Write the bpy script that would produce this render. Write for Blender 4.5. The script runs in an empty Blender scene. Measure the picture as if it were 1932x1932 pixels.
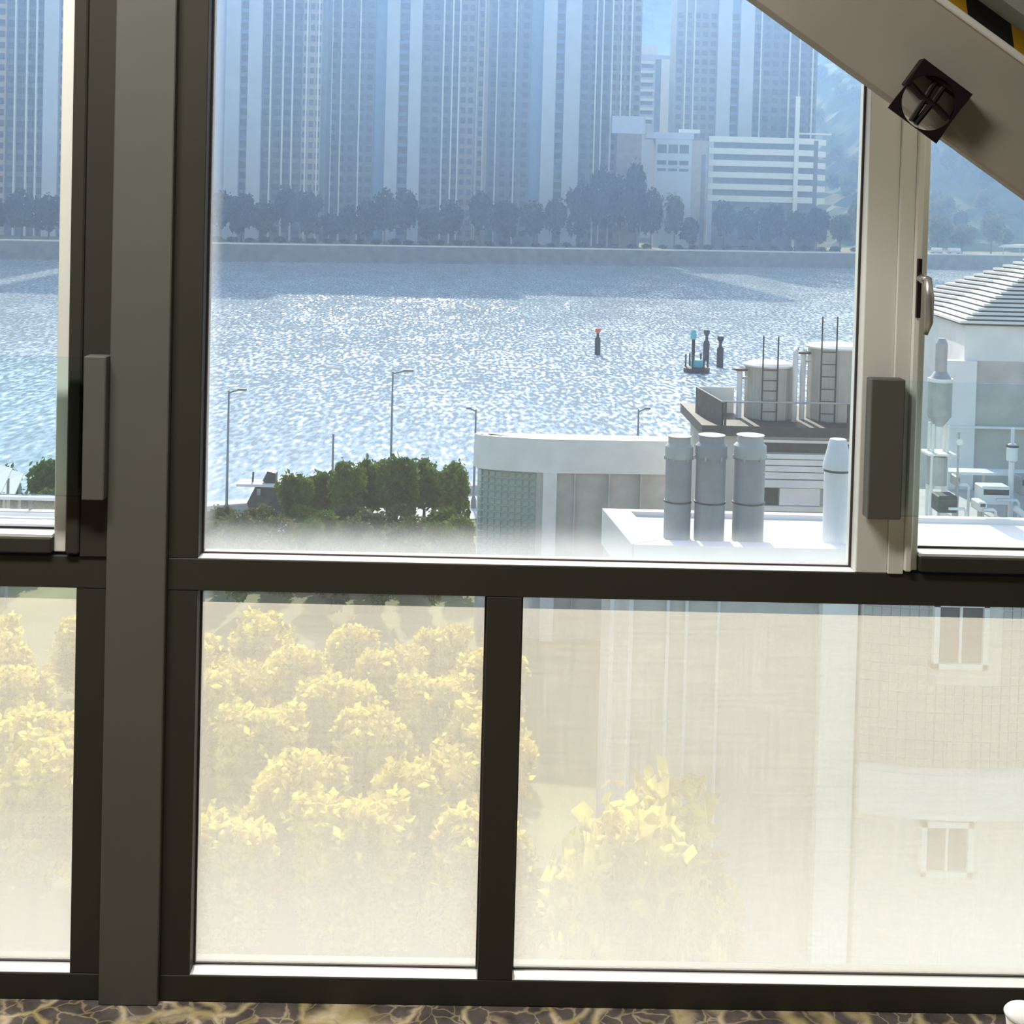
import bpy, bmesh, math, random
from mathutils import Vector, Matrix
random.seed(7)
sc = bpy.context.scene
col = sc.collection
# ------------------------------------------------------------------ camera
F = 2500.0                      # focal length in pixels of the 1932 px frame
EYE = Vector((0.0, 0.0, 1.533))
YAW, PITCH, ROLL, HY = math.radians(1.0), math.radians(1.5), math.radians(1.5), 390.0
fwd = Vector((math.sin(YAW)*math.cos(PITCH), math.cos(YAW)*math.cos(PITCH), -math.sin(PITCH)))
rgt0 = Vector((math.cos(YAW), -math.sin(YAW), 0)); up0 = rgt0.cross(fwd)
rgt = rgt0*math.cos(ROLL) + up0*math.sin(ROLL)
upv = up0*math.cos(ROLL) - rgt0*math.sin(ROLL)
PPY = HY + F*math.tan(PITCH)
cd = bpy.data.cameras.new('camera'); cam = bpy.data.objects.new('camera', cd); col.objects.link(cam)
cd.sensor_width = 36.0; cd.lens = 36.0*F/1932.0
cd.shift_y = -(966.0-PPY)/1932.0
cd.clip_start = 0.05; cd.clip_end = 6000
M3 = Matrix((rgt, upv, -fwd)).transposed()
cam.matrix_world = Matrix.Translation(EYE) @ M3.to_4x4()
sc.camera = cam

def ray(px, py):
    return rgt*((px-966.0)/F) - upv*((py-PPY)/F) + fwd
def at(px, py, Y):
    d = ray(px, py); return EYE + d*(Y/d.y)
def onz(px, py, z):
    d = ray(px, py); return EYE + d*((z-EYE.z)/d.z)

# ------------------------------------------------------------------ sky, sun, exposure
SUN_EL, SUN_AZ = math.radians(31), math.radians(-4)
w = bpy.data.worlds.new('sky'); sc.world = w; w.use_nodes = True
nt = w.node_tree; nt.nodes.clear()
sky = nt.nodes.new('ShaderNodeTexSky'); sky.sky_type = 'NISHITA'; sky.sun_disc = False
sky.sun_elevation = SUN_EL; sky.sun_rotation = SUN_AZ; sky.air_density = 1.2; sky.dust_density = 1.2; sky.ozone_density = 1.5
bg = nt.nodes.new('ShaderNodeBackground'); bg.inputs['Strength'].default_value = 0.26
ow = nt.nodes.new('ShaderNodeOutputWorld')
nt.links.new(sky.outputs[0], bg.inputs[0]); nt.links.new(bg.outputs[0], ow.inputs[0])
sd = bpy.data.lights.new('sun', 'SUN'); sd.energy = 5.5; sd.angle = math.radians(0.6); sd.color = (1, 0.95, 0.86)
so = bpy.data.objects.new('sun', sd); col.objects.link(so)
sdir = Vector((math.sin(SUN_AZ)*math.cos(SUN_EL), math.cos(SUN_AZ)*math.cos(SUN_EL), math.sin(SUN_EL)))
so.rotation_euler = sdir.to_track_quat('Z', 'Y').to_euler(); so.location = (0, 30, 60)
vs = sc.view_settings; vs.view_transform = 'Standard'; vs.look = 'None'; vs.gamma = 1.0; vs.use_curve_mapping = False
vs.exposure = 0.0
sc.cycles.transparent_max_bounces = 24; sc.cycles.max_bounces = 6; sc.cycles.diffuse_bounces = 3; sc.cycles.glossy_bounces = 2; sc.cycles.adaptive_threshold = 0.02

# ------------------------------------------------------------------ materials
def new_mat(name):
    m = bpy.data.materials.new(name); m.use_nodes = True
    t = m.node_tree; t.nodes.clear(); o = t.nodes.new('ShaderNodeOutputMaterial')
    return m, t, o
def N(t, kind, **kw):
    n = t.nodes.new(kind)
    for k, v in kw.items():
        if k in n.inputs: n.inputs[k].default_value = v
        else: setattr(n, k, v)
    return n
def ramp(t, src, stops):
    r = N(t, 'ShaderNodeValToRGB'); cr = r.color_ramp
    while len(cr.elements) < len(stops): cr.elements.new(0.5)
    for e, (p, c) in zip(cr.elements, stops): e.position = p; e.color = (*c, 1)
    t.links.new(src, r.inputs[0]); return r
def surf(name, c, rough=0.6, var=0.12, scale=6.0, metal=0.0, bump=0.0, stretch=(1, 1, 1), spec=0.4):
    m, t, o = new_mat(name)
    tc = N(t, 'ShaderNodeTexCoord'); mp = N(t, 'ShaderNodeMapping'); mp.inputs['Scale'].default_value = stretch
    t.links.new(tc.outputs['Object'], mp.inputs[0])
    nz = N(t, 'ShaderNodeTexNoise', Scale=scale, Detail=5.0); t.links.new(mp.outputs[0], nz.inputs['Vector'])
    lo = tuple(x*(1-var) for x in c); hi = tuple(min(1, x*(1+var)) for x in c)
    r = ramp(t, nz.outputs[0], [(0.3, lo), (0.7, hi)])
    b = N(t, 'ShaderNodeBsdfPrincipled', Roughness=rough, Metallic=metal); b.inputs['Specular IOR Level'].default_value = spec
    t.links.new(r.outputs[0], b.inputs['Base Color'])
    if bump:
        bp = N(t, 'ShaderNodeBump', Strength=bump, Distance=0.02); t.links.new(nz.outputs[0], bp.inputs['Height'])
        t.links.new(bp.outputs[0], b.inputs['Normal'])
    t.links.new(b.outputs[0], o.inputs[0]); return m
def leaf(name, c1, c2, tr, scale=0.6):
    m, t, o = new_mat(name)
    tc = N(t, 'ShaderNodeTexCoord'); nz = N(t, 'ShaderNodeTexNoise', Scale=scale, Detail=4.0)
    t.links.new(tc.outputs['Object'], nz.inputs['Vector'])
    r = ramp(t, nz.outputs[0], [(0.35, c1), (0.65, c2)])
    d = N(t, 'ShaderNodeBsdfDiffuse'); l = N(t, 'ShaderNodeBsdfTranslucent'); mx = N(t, 'ShaderNodeMixShader', Fac=tr)
    t.links.new(r.outputs[0], d.inputs[0]); t.links.new(r.outputs[0], l.inputs[0])
    t.links.new(d.outputs[0], mx.inputs[1]); t.links.new(l.outputs[0], mx.inputs[2]); t.links.new(mx.outputs[0], o.inputs[0])
    return m
def glass(name, tint=(0.97, 0.99, 0.99), dust=0.0, edge=(0.0, 0.1)):
    """clear pane; dust = whitening along the edges, mostly the lower: gathered dirt, and painted sill glow on lower panes"""
    m, t, o = new_mat(name)
    tr = N(t, 'ShaderNodeBsdfTransparent', Color=(*tint, 1)); gl = N(t, 'ShaderNodeBsdfGlossy', Roughness=0.02)
    fr = N(t, 'ShaderNodeFresnel', IOR=1.25); mx = N(t, 'ShaderNodeMixShader')
    t.links.new(fr.outputs[0], mx.inputs[0]); t.links.new(tr.outputs[0], mx.inputs[1]); t.links.new(gl.outputs[0], mx.inputs[2])
    last = mx
    if dust:
        uv = N(t, 'ShaderNodeUVMap'); sx = N(t, 'ShaderNodeSeparateXYZ'); t.links.new(uv.outputs[0], sx.inputs[0])   # u, v = metres from the lower left corner
        nz = N(t, 'ShaderNodeTexNoise', Scale=9.0, Detail=6.0); t.links.new(uv.outputs[0], nz.inputs['Vector'])
        ad = N(t, 'ShaderNodeMath', operation='MULTIPLY_ADD'); ad.inputs[1].default_value = 0.02; t.links.new(nz.outputs[0], ad.inputs[0])
        t.links.new(sx.outputs[1], ad.inputs[2])
        mr = N(t, 'ShaderNodeMapRange', interpolation_type='SMOOTHSTEP'); mr.inputs[1].default_value = edge[0]; mr.inputs[2].default_value = edge[1]
        mr.inputs[3].default_value = dust; mr.inputs[4].default_value = 0.02
        t.links.new(ad.outputs[0], mr.inputs[0])
        mr2 = N(t, 'ShaderNodeMapRange', interpolation_type='SMOOTHSTEP'); mr2.inputs[1].default_value = 0.0; mr2.inputs[2].default_value = 0.035
        mr2.inputs[3].default_value = dust*0.45; mr2.inputs[4].default_value = 0.0
        t.links.new(sx.outputs[0], mr2.inputs[0])
        a2 = N(t, 'ShaderNodeMath', operation='MAXIMUM'); t.links.new(mr.outputs[0], a2.inputs[0]); t.links.new(mr2.outputs[0], a2.inputs[1])
        tl = N(t, 'ShaderNodeBsdfTranslucent', Color=(0.85, 0.87, 0.9, 1)); m2 = N(t, 'ShaderNodeMixShader')
        t.links.new(a2.outputs[0], m2.inputs[0]); t.links.new(mx.outputs[0], m2.inputs[1]); t.links.new(tl.outputs[0], m2.inputs[2]); last = m2
    t.links.new(last.outputs[0], o.inputs[0]); return m
def film_mat():
    m, t, o = new_mat('woven_film')
    uv = N(t, 'ShaderNodeUVMap')
    mp = N(t, 'ShaderNodeMapping'); mp.inputs['Scale'].default_value = (7, 170, 1); t.links.new(uv.outputs[0], mp.inputs[0])
    nz = N(t, 'ShaderNodeTexNoise', Scale=1.0, Detail=3.0); t.links.new(mp.outputs[0], nz.inputs['Vector'])
    mp2 = N(t, 'ShaderNodeMapping'); mp2.inputs['Scale'].default_value = (170, 6, 1); t.links.new(uv.outputs[0], mp2.inputs[0])
    nz2 = N(t, 'ShaderNodeTexNoise', Scale=1.0, Detail=3.0); t.links.new(mp2.outputs[0], nz2.inputs['Vector'])
    ad = N(t, 'ShaderNodeMath', operation='ADD'); t.links.new(nz.outputs[0], ad.inputs[0]); t.links.new(nz2.outputs[0], ad.inputs[1])
    mr = N(t, 'ShaderNodeMapRange'); mr.inputs[1].default_value = 0.6; mr.inputs[2].default_value = 1.4; mr.inputs[3].default_value = 0.215; mr.inputs[4].default_value = 0.325
    t.links.new(ad.outputs[0], mr.inputs[0])
    a2 = mr
    tr = N(t, 'ShaderNodeBsdfTransparent'); tl = N(t, 'ShaderNodeBsdfTranslucent', Color=(0.73, 0.665, 0.57, 1)); df = N(t, 'ShaderNodeBsdfDiffuse', Color=(0.8, 0.77, 0.7, 1))
    m1 = N(t, 'ShaderNodeMixShader', Fac=0.15); t.links.new(tl.outputs[0], m1.inputs[1]); t.links.new(df.outputs[0], m1.inputs[2])
    m2 = N(t, 'ShaderNodeMixShader'); t.links.new(a2.outputs[0], m2.inputs[0]); t.links.new(tr.outputs[0], m2.inputs[1]); t.links.new(m1.outputs[0], m2.inputs[2])
    t.links.new(m2.outputs[0], o.inputs[0]); return m
def water_mat():
    m, t, o = new_mat('rippled_water')
    tc = N(t, 'ShaderNodeTexCoord')
    def layer(sc3, k, detail):
        mp = N(t, 'ShaderNodeMapping'); mp.inputs['Scale'].default_value = sc3; t.links.new(tc.outputs['Object'], mp.inputs[0])
        nz = N(t, 'ShaderNodeTexNoise', Scale=1.0, Detail=detail); t.links.new(mp.outputs[0], nz.inputs['Vector'])
        s = N(t, 'ShaderNodeVectorMath', operation='SUBTRACT'); s.inputs[1].default_value = (0.5, 0.5, 0.5); t.links.new(nz.outputs['Color'], s.inputs[0])
        x = N(t, 'ShaderNodeVectorMath', operation='MULTIPLY'); x.inputs[1].default_value = (k, k, 0); t.links.new(s.outputs[0], x.inputs[0]); return x
    sy = N(t, 'ShaderNodeSeparateXYZ'); t.links.new(tc.outputs['Object'], sy.inputs[0])
    lee = N(t, 'ShaderNodeMapRange', interpolation_type='SMOOTHSTEP')      # calmer in the lee of the near shore
    lee.inputs[1].default_value = 85; lee.inputs[2].default_value = 190; lee.inputs[3].default_value = 0.38; lee.inputs[4].default_value = 1.0; t.links.new(sy.outputs[1], lee.inputs[0])
    a = layer((2.1, 0.6, 1), 1.2, 2.0); b = layer((0.12, 0.05, 1), 0.22, 2.0)
    ad = N(t, 'ShaderNodeVectorMath', operation='ADD'); t.links.new(a.outputs[0], ad.inputs[0]); t.links.new(b.outputs[0], ad.inputs[1])
    as_ = N(t, 'ShaderNodeVectorMath', operation='SCALE'); t.links.new(ad.outputs[0], as_.inputs[0]); t.links.new(lee.outputs[0], as_.inputs['Scale']); ad = as_
    az = N(t, 'ShaderNodeVectorMath', operation='ADD'); az.inputs[1].default_value = (0, 0, 1); t.links.new(ad.outputs[0], az.inputs[0])
    nn = N(t, 'ShaderNodeVectorMath', operation='NORMALIZE'); t.links.new(az.outputs[0], nn.inputs[0])
    p = N(t, 'ShaderNodeBsdfPrincipled', Roughness=0.07, IOR=1.33); p.inputs['Base Color'].default_value = (0.56, 0.66, 0.75, 1)   # even pale blue base colour
    t.links.new(nn.outputs[0], p.inputs['Normal']); t.links.new(p.outputs[0], o.inputs[0]); return m
def carpet_mat():
    m, t, o = new_mat('veined_carpet')
    tc = N(t, 'ShaderNodeTexCoord')
    nz = N(t, 'ShaderNodeTexNoise', Scale=7.0, Detail=4.0); t.links.new(tc.outputs['Object'], nz.inputs['Vector'])
    wv = N(t, 'ShaderNodeVectorMath', operation='MULTIPLY_ADD'); wv.inputs[1].default_value = (0.16, 0.16, 0.0)
    t.links.new(nz.outputs['Color'], wv.inputs[0]); t.links.new(tc.outputs['Object'], wv.inputs[2])
    def veins(s, wdt):
        v = N(t, 'ShaderNodeTexVoronoi', feature='DISTANCE_TO_EDGE', Scale=s); t.links.new(wv.outputs[0], v.inputs['Vector'])
        r = N(t, 'ShaderNodeMapRange', interpolation_type='SMOOTHSTEP'); r.inputs[1].default_value = 0.0; r.inputs[2].default_value = wdt; r.inputs[3].default_value = 1.0; r.inputs[4].default_value = 0.0
        t.links.new(v.outputs['Distance'], r.inputs[0]); return r
    a = veins(8.0, 0.11); b = veins(22.0, 0.08)
    b2 = N(t, 'ShaderNodeMath', operation='MULTIPLY'); b2.inputs[1].default_value = 0.6; t.links.new(b.outputs[0], b2.inputs[0])
    mx = N(t, 'ShaderNodeMath', operation='MAXIMUM'); t.links.new(a.outputs[0], mx.inputs[0]); t.links.new(b2.outputs[0], mx.inputs[1])
    n2 = N(t, 'ShaderNodeTexNoise', Scale=18.0, Detail=4.0); t.links.new(tc.outputs['Object'], n2.inputs['Vector'])
    base = ramp(t, n2.outputs[0], [(0.35, (0.075, 0.062, 0.058)), (0.65, (0.165, 0.135, 0.12))])
    vc = ramp(t, n2.outputs[0], [(0.4, (0.50, 0.40, 0.18)), (0.6, (0.76, 0.62, 0.43))])
    mc = N(t, 'ShaderNodeMix', data_type='RGBA'); t.links.new(mx.outputs[0], mc.inputs[0]); t.links.new(base.outputs[0], mc.inputs[6]); t.links.new(vc.outputs[0], mc.inputs[7])
    p = N(t, 'ShaderNodeBsdfPrincipled', Roughness=0.95); t.links.new(mc.outputs[2], p.inputs['Base Color'])
    n3 = N(t, 'ShaderNodeTexNoise', Scale=400.0, Detail=2.0); t.links.new(tc.outputs['Object'], n3.inputs['Vector'])
    h = N(t, 'ShaderNodeMath', operation='MULTIPLY_ADD'); h.inputs[1].default_value = 1.5; t.links.new(mx.outputs[0], h.inputs[0]); t.links.new(n3.outputs[0], h.inputs[2])
    bp = N(t, 'ShaderNodeBump', Strength=0.6, Distance=0.004); t.links.new(h.outputs[0], bp.inputs['Height']); t.links.new(bp.outputs[0], p.inputs['Normal'])
    t.links.new(p.outputs[0], o.inputs[0]); return m
def hazard_mat(direction):
    m, t, o = new_mat('hazard_stripes')
    tc = N(t, 'ShaderNodeTexCoord'); dt = N(t, 'ShaderNodeVectorMath', operation='DOT_PRODUCT'); dt.inputs[1].default_value = direction
    t.links.new(tc.outputs['Object'], dt.inputs[0])
    ml = N(t, 'ShaderNodeMath', operation='MULTIPLY_ADD'); ml.inputs[1].default_value = 1/0.142; ml.inputs[2].default_value = HAZ_OFF
    t.links.new(dt.outputs['Value'], ml.inputs[0])
    fr = N(t, 'ShaderNodeMath', operation='FRACT'); t.links.new(ml.outputs[0], fr.inputs[0])
    gt = N(t, 'ShaderNodeMath', operation='GREATER_THAN'); gt.inputs[1].default_value = 0.5; t.links.new(fr.outputs[0], gt.inputs[0])
    mc = N(t, 'ShaderNodeMix', data_type='RGBA'); mc.inputs[6].default_value = (0.42, 0.23, 0.01, 1); mc.inputs[7].default_value = (0.006, 0.006, 0.005, 1)
    t.links.new(gt.outputs[0], mc.inputs[0])
    p = N(t, 'ShaderNodeBsdfPrincipled', Roughness=0.5); t.links.new(mc.outputs[2], p.inputs['Base Color']); t.links.new(p.outputs[0], o.inputs[0]); return m
HAZ_OFF = 0.0

MAT = dict(
    frame=surf('frame_paint', (0.048, 0.045, 0.036), 0.5, 0.05, 3.0, spec=0.15),
    post=surf('post_paint', (0.125, 0.123, 0.108), 0.5, 0.05, 3.0, spec=0.15),
    sill=surf('sunlit_rail_white', (0.82, 0.82, 0.80), 0.4, 0.03, 3.0),  # whitens the rail tops to carry the sunlight lying on them
    gasket=surf('gasket_rubber', (0.05, 0.035, 0.04), 0.7, 0.1, 20.0),
    pale=surf('lit_frame_tone', (0.80, 0.80, 0.75), 0.42, 0.05, 3.0),  # lighter copy of the frame paint, carries the light falling on these members
    beam=surf('beam_paint', (0.385, 0.355, 0.305), 0.6, 0.06, 5.0, bump=0.05),
    bracket=surf('maroon_plastic', (0.010, 0.003, 0.005), 0.5, 0.2, 20.0),
    wall=surf('wall_paint', (0.20, 0.195, 0.18), 0.8, 0.05, 3.0),
    soffit=surf('soffit_paint', (0.30, 0.32, 0.28), 0.8, 0.05, 3.0),
    white=surf('white_ceramic', (0.86, 0.86, 0.85), 0.25, 0.02, 3.0),
    metal=surf('brushed_metal', (0.55, 0.55, 0.53), 0.35, 0.08, 10.0, metal=0.8),
    glass=glass('clear_glass'), dusty=glass('dusty_glass', dust=0.255, edge=(0.0, 0.085)), low=glass('sill_glow_glass', dust=0.17, edge=(0.0, 0.40)), cas=glass('casement_glass', dust=0.12, edge=(0.02, 0.08)),  # low: sun bounced off the sill, painted as whitening up the lower panes
    guard=glass('green_guard_glass', tint=(0.93, 0.98, 0.975)),
    film=film_mat(), carpet=carpet_mat(), water=water_mat(),
    pier=surf('tower_pale_render', (0.52, 0.54, 0.62), 0.8, 0.06, 0.2),
    wing=surf('tower_grey_tile', (0.15, 0.17, 0.21), 0.8, 0.15, 0.5),
    tan=surf('tower_tan_tile', (0.42, 0.35, 0.30), 0.8, 0.12, 0.5),
    brown=surf('tower_brown_tile', (0.27, 0.24, 0.24), 0.8, 0.12, 0.5),
    recess=surf('tower_recess', (0.20, 0.30, 0.46), 0.8, 0.08, 0.5),
    fwin=surf('far_window_glass', (0.05, 0.055, 0.07), 0.4, 0.4, 0.8),
    fin=surf('tower_fin', (0.72, 0.72, 0.72), 0.8, 0.05, 0.5),
    seawall=surf('seawall_stone', (0.20, 0.19, 0.19), 0.9, 0.2, 0.4, bump=0.3),
    pave=surf('promenade_concrete', (0.62, 0.60, 0.57), 0.9, 0.08, 0.4),
    conc=surf('pale_concrete', (0.84, 0.82, 0.81), 0.85, 0.07, 1.2, bump=0.05),
    concd=surf('grey_render', (0.52, 0.50, 0.48), 0.85, 0.12, 1.5, bump=0.05),
    roofw=surf('white_roof_coat', (0.83, 0.80, 0.76), 0.85, 0.05, 0.8),
    pipe=surf('grey_vent_paint', (0.31, 0.31, 0.33), 0.5, 0.10, 2.0),
    hood=surf('pale_hood_paint', (0.46, 0.46, 0.45), 0.5, 0.08, 2.0),
    pipew=surf('white_vent_paint', (0.74, 0.74, 0.76), 0.5, 0.06, 2.0),
    tank=surf('tank_fibreglass', (0.50, 0.475, 0.42), 0.6, 0.08, 2.0),
    dark=surf('dark_steel', (0.07, 0.075, 0.075), 0.6, 0.2, 3.0),
    steel=surf('galvanised_steel', (0.42, 0.42, 0.42), 0.45, 0.1, 3.0, metal=0.3),
    lamp=surf('lamp_post_paint', (0.22, 0.26, 0.30), 0.5, 0.1, 3.0),
    block=surf('glass_block', (0.27, 0.36, 0.34), 0.12, 0.18, 3.0, spec=0.7),
    tile=surf('facade_tile', (0.46, 0.45, 0.42), 0.6, 0.12, 3.0),
    grout=surf('facade_grout', (0.66, 0.64, 0.60), 0.85, 0.06, 3.0),
    ground=surf('grassy_ground', (0.20, 0.21, 0.10), 0.95, 0.35, 0.15),
    road=surf('asphalt', (0.22, 0.21, 0.2), 0.9, 0.1, 0.5),
    hill=surf('wooded_hill', (0.06, 0.10, 0.045), 0.95, 0.5, 0.05),
    bark=surf('bark', (0.12, 0.09, 0.06), 0.9, 0.3, 3.0),
    pile=surf('wet_pile', (0.03, 0.035, 0.05), 0.6, 0.3, 2.0),
    red=surf('red_paint', (0.6, 0.10, 0.06), 0.5, 0.1, 3.0),
    teal=surf('teal_paint', (0.10, 0.45, 0.50), 0.5, 0.1, 3.0),
    lilac=surf('lilac_render', (0.52, 0.54, 0.68), 0.8, 0.05, 0.5),
    lfar=leaf('far_leaves', (0.025, 0.045, 0.022), (0.07, 0.10, 0.045), 0.35, 0.15),
    lfarb=leaf('far_leaves_bright', (0.08, 0.11, 0.04), (0.20, 0.22, 0.08), 0.4, 0.15),
    ldark=leaf('dark_leaves', (0.05, 0.10, 0.02), (0.22, 0.29, 0.05), 0.35, 0.4),
    lshrub=leaf('shrub_leaves', (0.11, 0.13, 0.05), (0.34, 0.31, 0.15), 0.35, 0.5),
    lnear=leaf('yellow_green_leaves', (0.28, 0.27, 0.05), (0.98, 0.82, 0.14), 0.6, 1.6),
)

# ------------------------------------------------------------------ mesh helpers
def prop(o, label=None, cat=None, group=None, kind=None):
    if label: o['label'] = label
    if cat: o['category'] = cat
    if group: o['group'] = group
    if kind: o['kind'] = kind
    return o
def link(name, me, mat, parent=None, smooth=False, loc=None):
    o = bpy.data.objects.new(name, me); col.objects.link(o)
    if mat is not None and not me.materials: me.materials.append(MAT[mat] if isinstance(mat, str) else mat)
    if parent is not None:
        o.parent = parent; o.matrix_parent_inverse = Matrix.Translation(-parent.location) if parent.type == 'EMPTY' and parent.parent is None else Matrix()
    if loc is not None: o.location = loc
    if smooth: me.polygons.foreach_set('use_smooth', [True]*len(me.polygons))
    return o
def empty(name, loc, label=None, cat=None, group=None, kind=None):
    o = bpy.data.objects.new(name, None); o.empty_display_size = 0.1; o.location = loc; col.objects.link(o)
    return prop(o, label, cat, group, kind)
class MB:
    def __init__(s): s.v = []; s.f = []
    def poly(s, verts, faces):
        b = len(s.v); s.v += [tuple(p) for p in verts]; s.f += [tuple(i+b for i in f) for f in faces]; return s
    def box(s, a, b):
        (x0, y0, z0), (x1, y1, z1) = a, b
        x0, x1 = min(x0, x1), max(x0, x1); y0, y1 = min(y0, y1), max(y0, y1); z0, z1 = min(z0, z1), max(z0, z1)
        return s.poly([(x0,y0,z0),(x1,y0,z0),(x1,y1,z0),(x0,y1,z0),(x0,y0,z1),(x1,y0,z1),(x1,y1,z1),(x0,y1,z1)],
                      [(0,3,2,1),(4,5,6,7),(0,1,5,4),(1,2,6,5),(2,3,7,6),(3,0,4,7)])
    def prism(s, pts, z0, z1):                                  # plan polygon extruded in z (counter-clockwise)
        n = len(pts)
        return s.poly([(x, y, z0) for x, y in pts]+[(x, y, z1) for x, y in pts],
                      [tuple(range(n-1, -1, -1)), tuple(range(n, 2*n))]+[(i, (i+1) % n, n+(i+1) % n, n+i) for i in range(n)])
    def prismy(s, pts, y0, y1):                                 # X-Z outline extruded in y
        n = len(pts)
        return s.poly([(x, y0, z) for x, z in pts]+[(x, y1, z) for x, z in pts],
                      [tuple(range(n)), tuple(range(2*n-1, n-1, -1))]+[((i+1) % n, i, n+i, n+(i+1) % n) for i in range(n)])
    def lathe(s, prof, c, n=24):                                # profile of (radius, z), axis through c
        vs_, fs = [], []
        for r, z in prof:
            for i in range(n):
                a = 2*math.pi*i/n; vs_.append((c[0]+r*math.cos(a), c[1]+r*math.sin(a), c[2]+z))
        for k in range(len(prof)-1):
            for i in range(n):
                j = (i+1) % n; fs.append((k*n+i, k*n+j, (k+1)*n+j, (k+1)*n+i))
        fs.append(tuple(range(n-1, -1, -1))); fs.append(tuple((len(prof)-1)*n+i for i in range(n)))
        return s.poly(vs_, fs)
    def tube(s, pts, r, n=8):
        pts = [Vector(p) for p in pts]; rings = []
        for i, p in enumerate(pts):
            d = (pts[min(i+1, len(pts)-1)]-pts[max(i-1, 0)]).normalized()
            u = d.cross(Vector((0, 0, 1)) if abs(d.z) < 0.9 else Vector((1, 0, 0))).normalized(); v = d.cross(u)
            rr = r[i] if isinstance(r, (list, tuple)) else r
            rings.append([p+u*rr*math.cos(2*math.pi*k/n)+v*rr*math.sin(2*math.pi*k/n) for k in range(n)])
        vs_ = [q for g in rings for q in g]; fs = []
        for k in range(len(pts)-1):
            for i in range(n): j = (i+1) % n; fs.append((k*n+i, k*n+j, (k+1)*n+j, (k+1)*n+i))
        fs.append(tuple(range(n-1, -1, -1))); fs.append(tuple((len(pts)-1)*n+i for i in range(n)))
        return s.poly(vs_, fs)
    def mesh(s, name, bevel=0.0):
        me = bpy.data.meshes.new(name); me.from_pydata(s.v, [], s.f)
        bm = bmesh.new(); bm.from_mesh(me)
        if bevel: bmesh.ops.bevel(bm, geom=bm.edges[:], offset=bevel, segments=1, affect='EDGES', clamp_overlap=True)
        bmesh.ops.recalc_face_normals(bm, faces=bm.faces); bm.to_mesh(me); bm.free(); me.update(); return me
    def build(s, name, mat, parent=None, bevel=0.0, smooth=False): return link(name, s.mesh(name, bevel), mat, parent, smooth)
def struct(name, mb, mat, bevel=0.0, parent=None):
    o = mb.build(name, mat, parent, bevel)
    if parent is None: o['kind'] = 'structure'
    return o
def wpane(name, mat, parent, x0, x1, z0, z1, y0, y1):
    """thin pane with u, v in metres from its lower left corner"""
    me = MB().box((x0, y0, z0), (x1, y1, z1)).mesh(name); uv = me.uv_layers.new(name='UVMap')
    for lp in me.loops:
        p = me.vertices[lp.vertex_index].co; uv.data[lp.index].uv = (p.x-x0, p.z-z0)
    return link(name, me, mat, parent)

# ================================================================== ROOM
YF, YG = 2.50, 2.546             # inner face of the window frames, plane of the glass
XL, XR, ZT = -2.1, 2.3, 2.25
struct('floor', MB().box((-4, -6, -0.12), (4.2, 2.62, 0)), 'carpet')
struct('ceiling', MB().box((-4, -6, 3.1), (4.2, 2.62, 3.22)), 'wall')
struct('wall_back', MB().box((-4, -6.15, 0), (4.2, -6, 3.1)), 'wall')
struct('wall_left', MB().box((-4.15, -6, 0), (-4, 2.62, 3.1)), 'wall')
struct('wall_right', MB().box((4.2, -6, 0), (4.35, 2.62, 3.1)), 'wall')
struct('wall_window_side_a', MB().box((-4, YF, 0), (XL, 2.62, 3.1)), 'wall').name = 'wall_front'
struct('wall_front', MB().box((XR, YF, 0), (4.2, 2.62, 3.1)), 'wall')
struct('wall_front', MB().box((XL, YF, ZT), (XR, 2.62, 3.1)), 'wall')  # unseen wall over the window, brought down to cut the sun entering

P0, P1 = -0.703, -0.592          # the wide mullion post
SL = -0.535                      # right edge of its stile = left edge of the centre opening
LM0, LM1 = 0.014, 0.081          # lower mullion
CR = 0.716                       # right edge of the centre opening
CS = 0.835                       # left edge of the right casement's opening
T0, T1 = 0.791, 0.852            # transom
B1 = 0.051                       # bottom rail
YB = 2.575
# posts and rails
struct('trim_1', MB().box((P0, YF-0.016, 0), (P1, 2.62, ZT)), 'post', 0.002)
struct('trim_2', MB().box((P1, YF, T0), (XR, YB, T1)), 'frame', 0.0015)
struct('trim_3', MB().box((XL, YF, T0), (P0, YB, T1)), 'frame', 0.0015)
struct('trim_4', MB().box((P1, YF, 0), (XR, YB, B1)), 'frame', 0.0015)
struct('trim_5', MB().box((XL, YF, 0), (P0, YB, B1)), 'frame', 0.0015)
struct('trim_6', MB().box((LM0, YF, B1), (LM1, YB, T0)), 'frame', 0.0015)
struct('trim_7', MB().box((P1, YF+0.001, B1), (SL, YB, T0)), 'frame', 0.0015)
struct('trim_8', MB().box((-0.763, YF+0.001, B1), (P0, YB, T0)), 'frame', 0.0015)
struct('trim_9', MB().box((P1, YF+0.001, T1), (SL, YB, ZT)), 'frame', 0.0015)
struct('trim_10', MB().box((CR, YF+0.001, T1), (0.776, YB, ZT)), 'pale', 0.0015)  # right stile toned lighter for the light it receives
struct('trim_11', MB().box((XL, YF, T1), (XL+0.06, YB, ZT)), 'frame', 0.0015)

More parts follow.
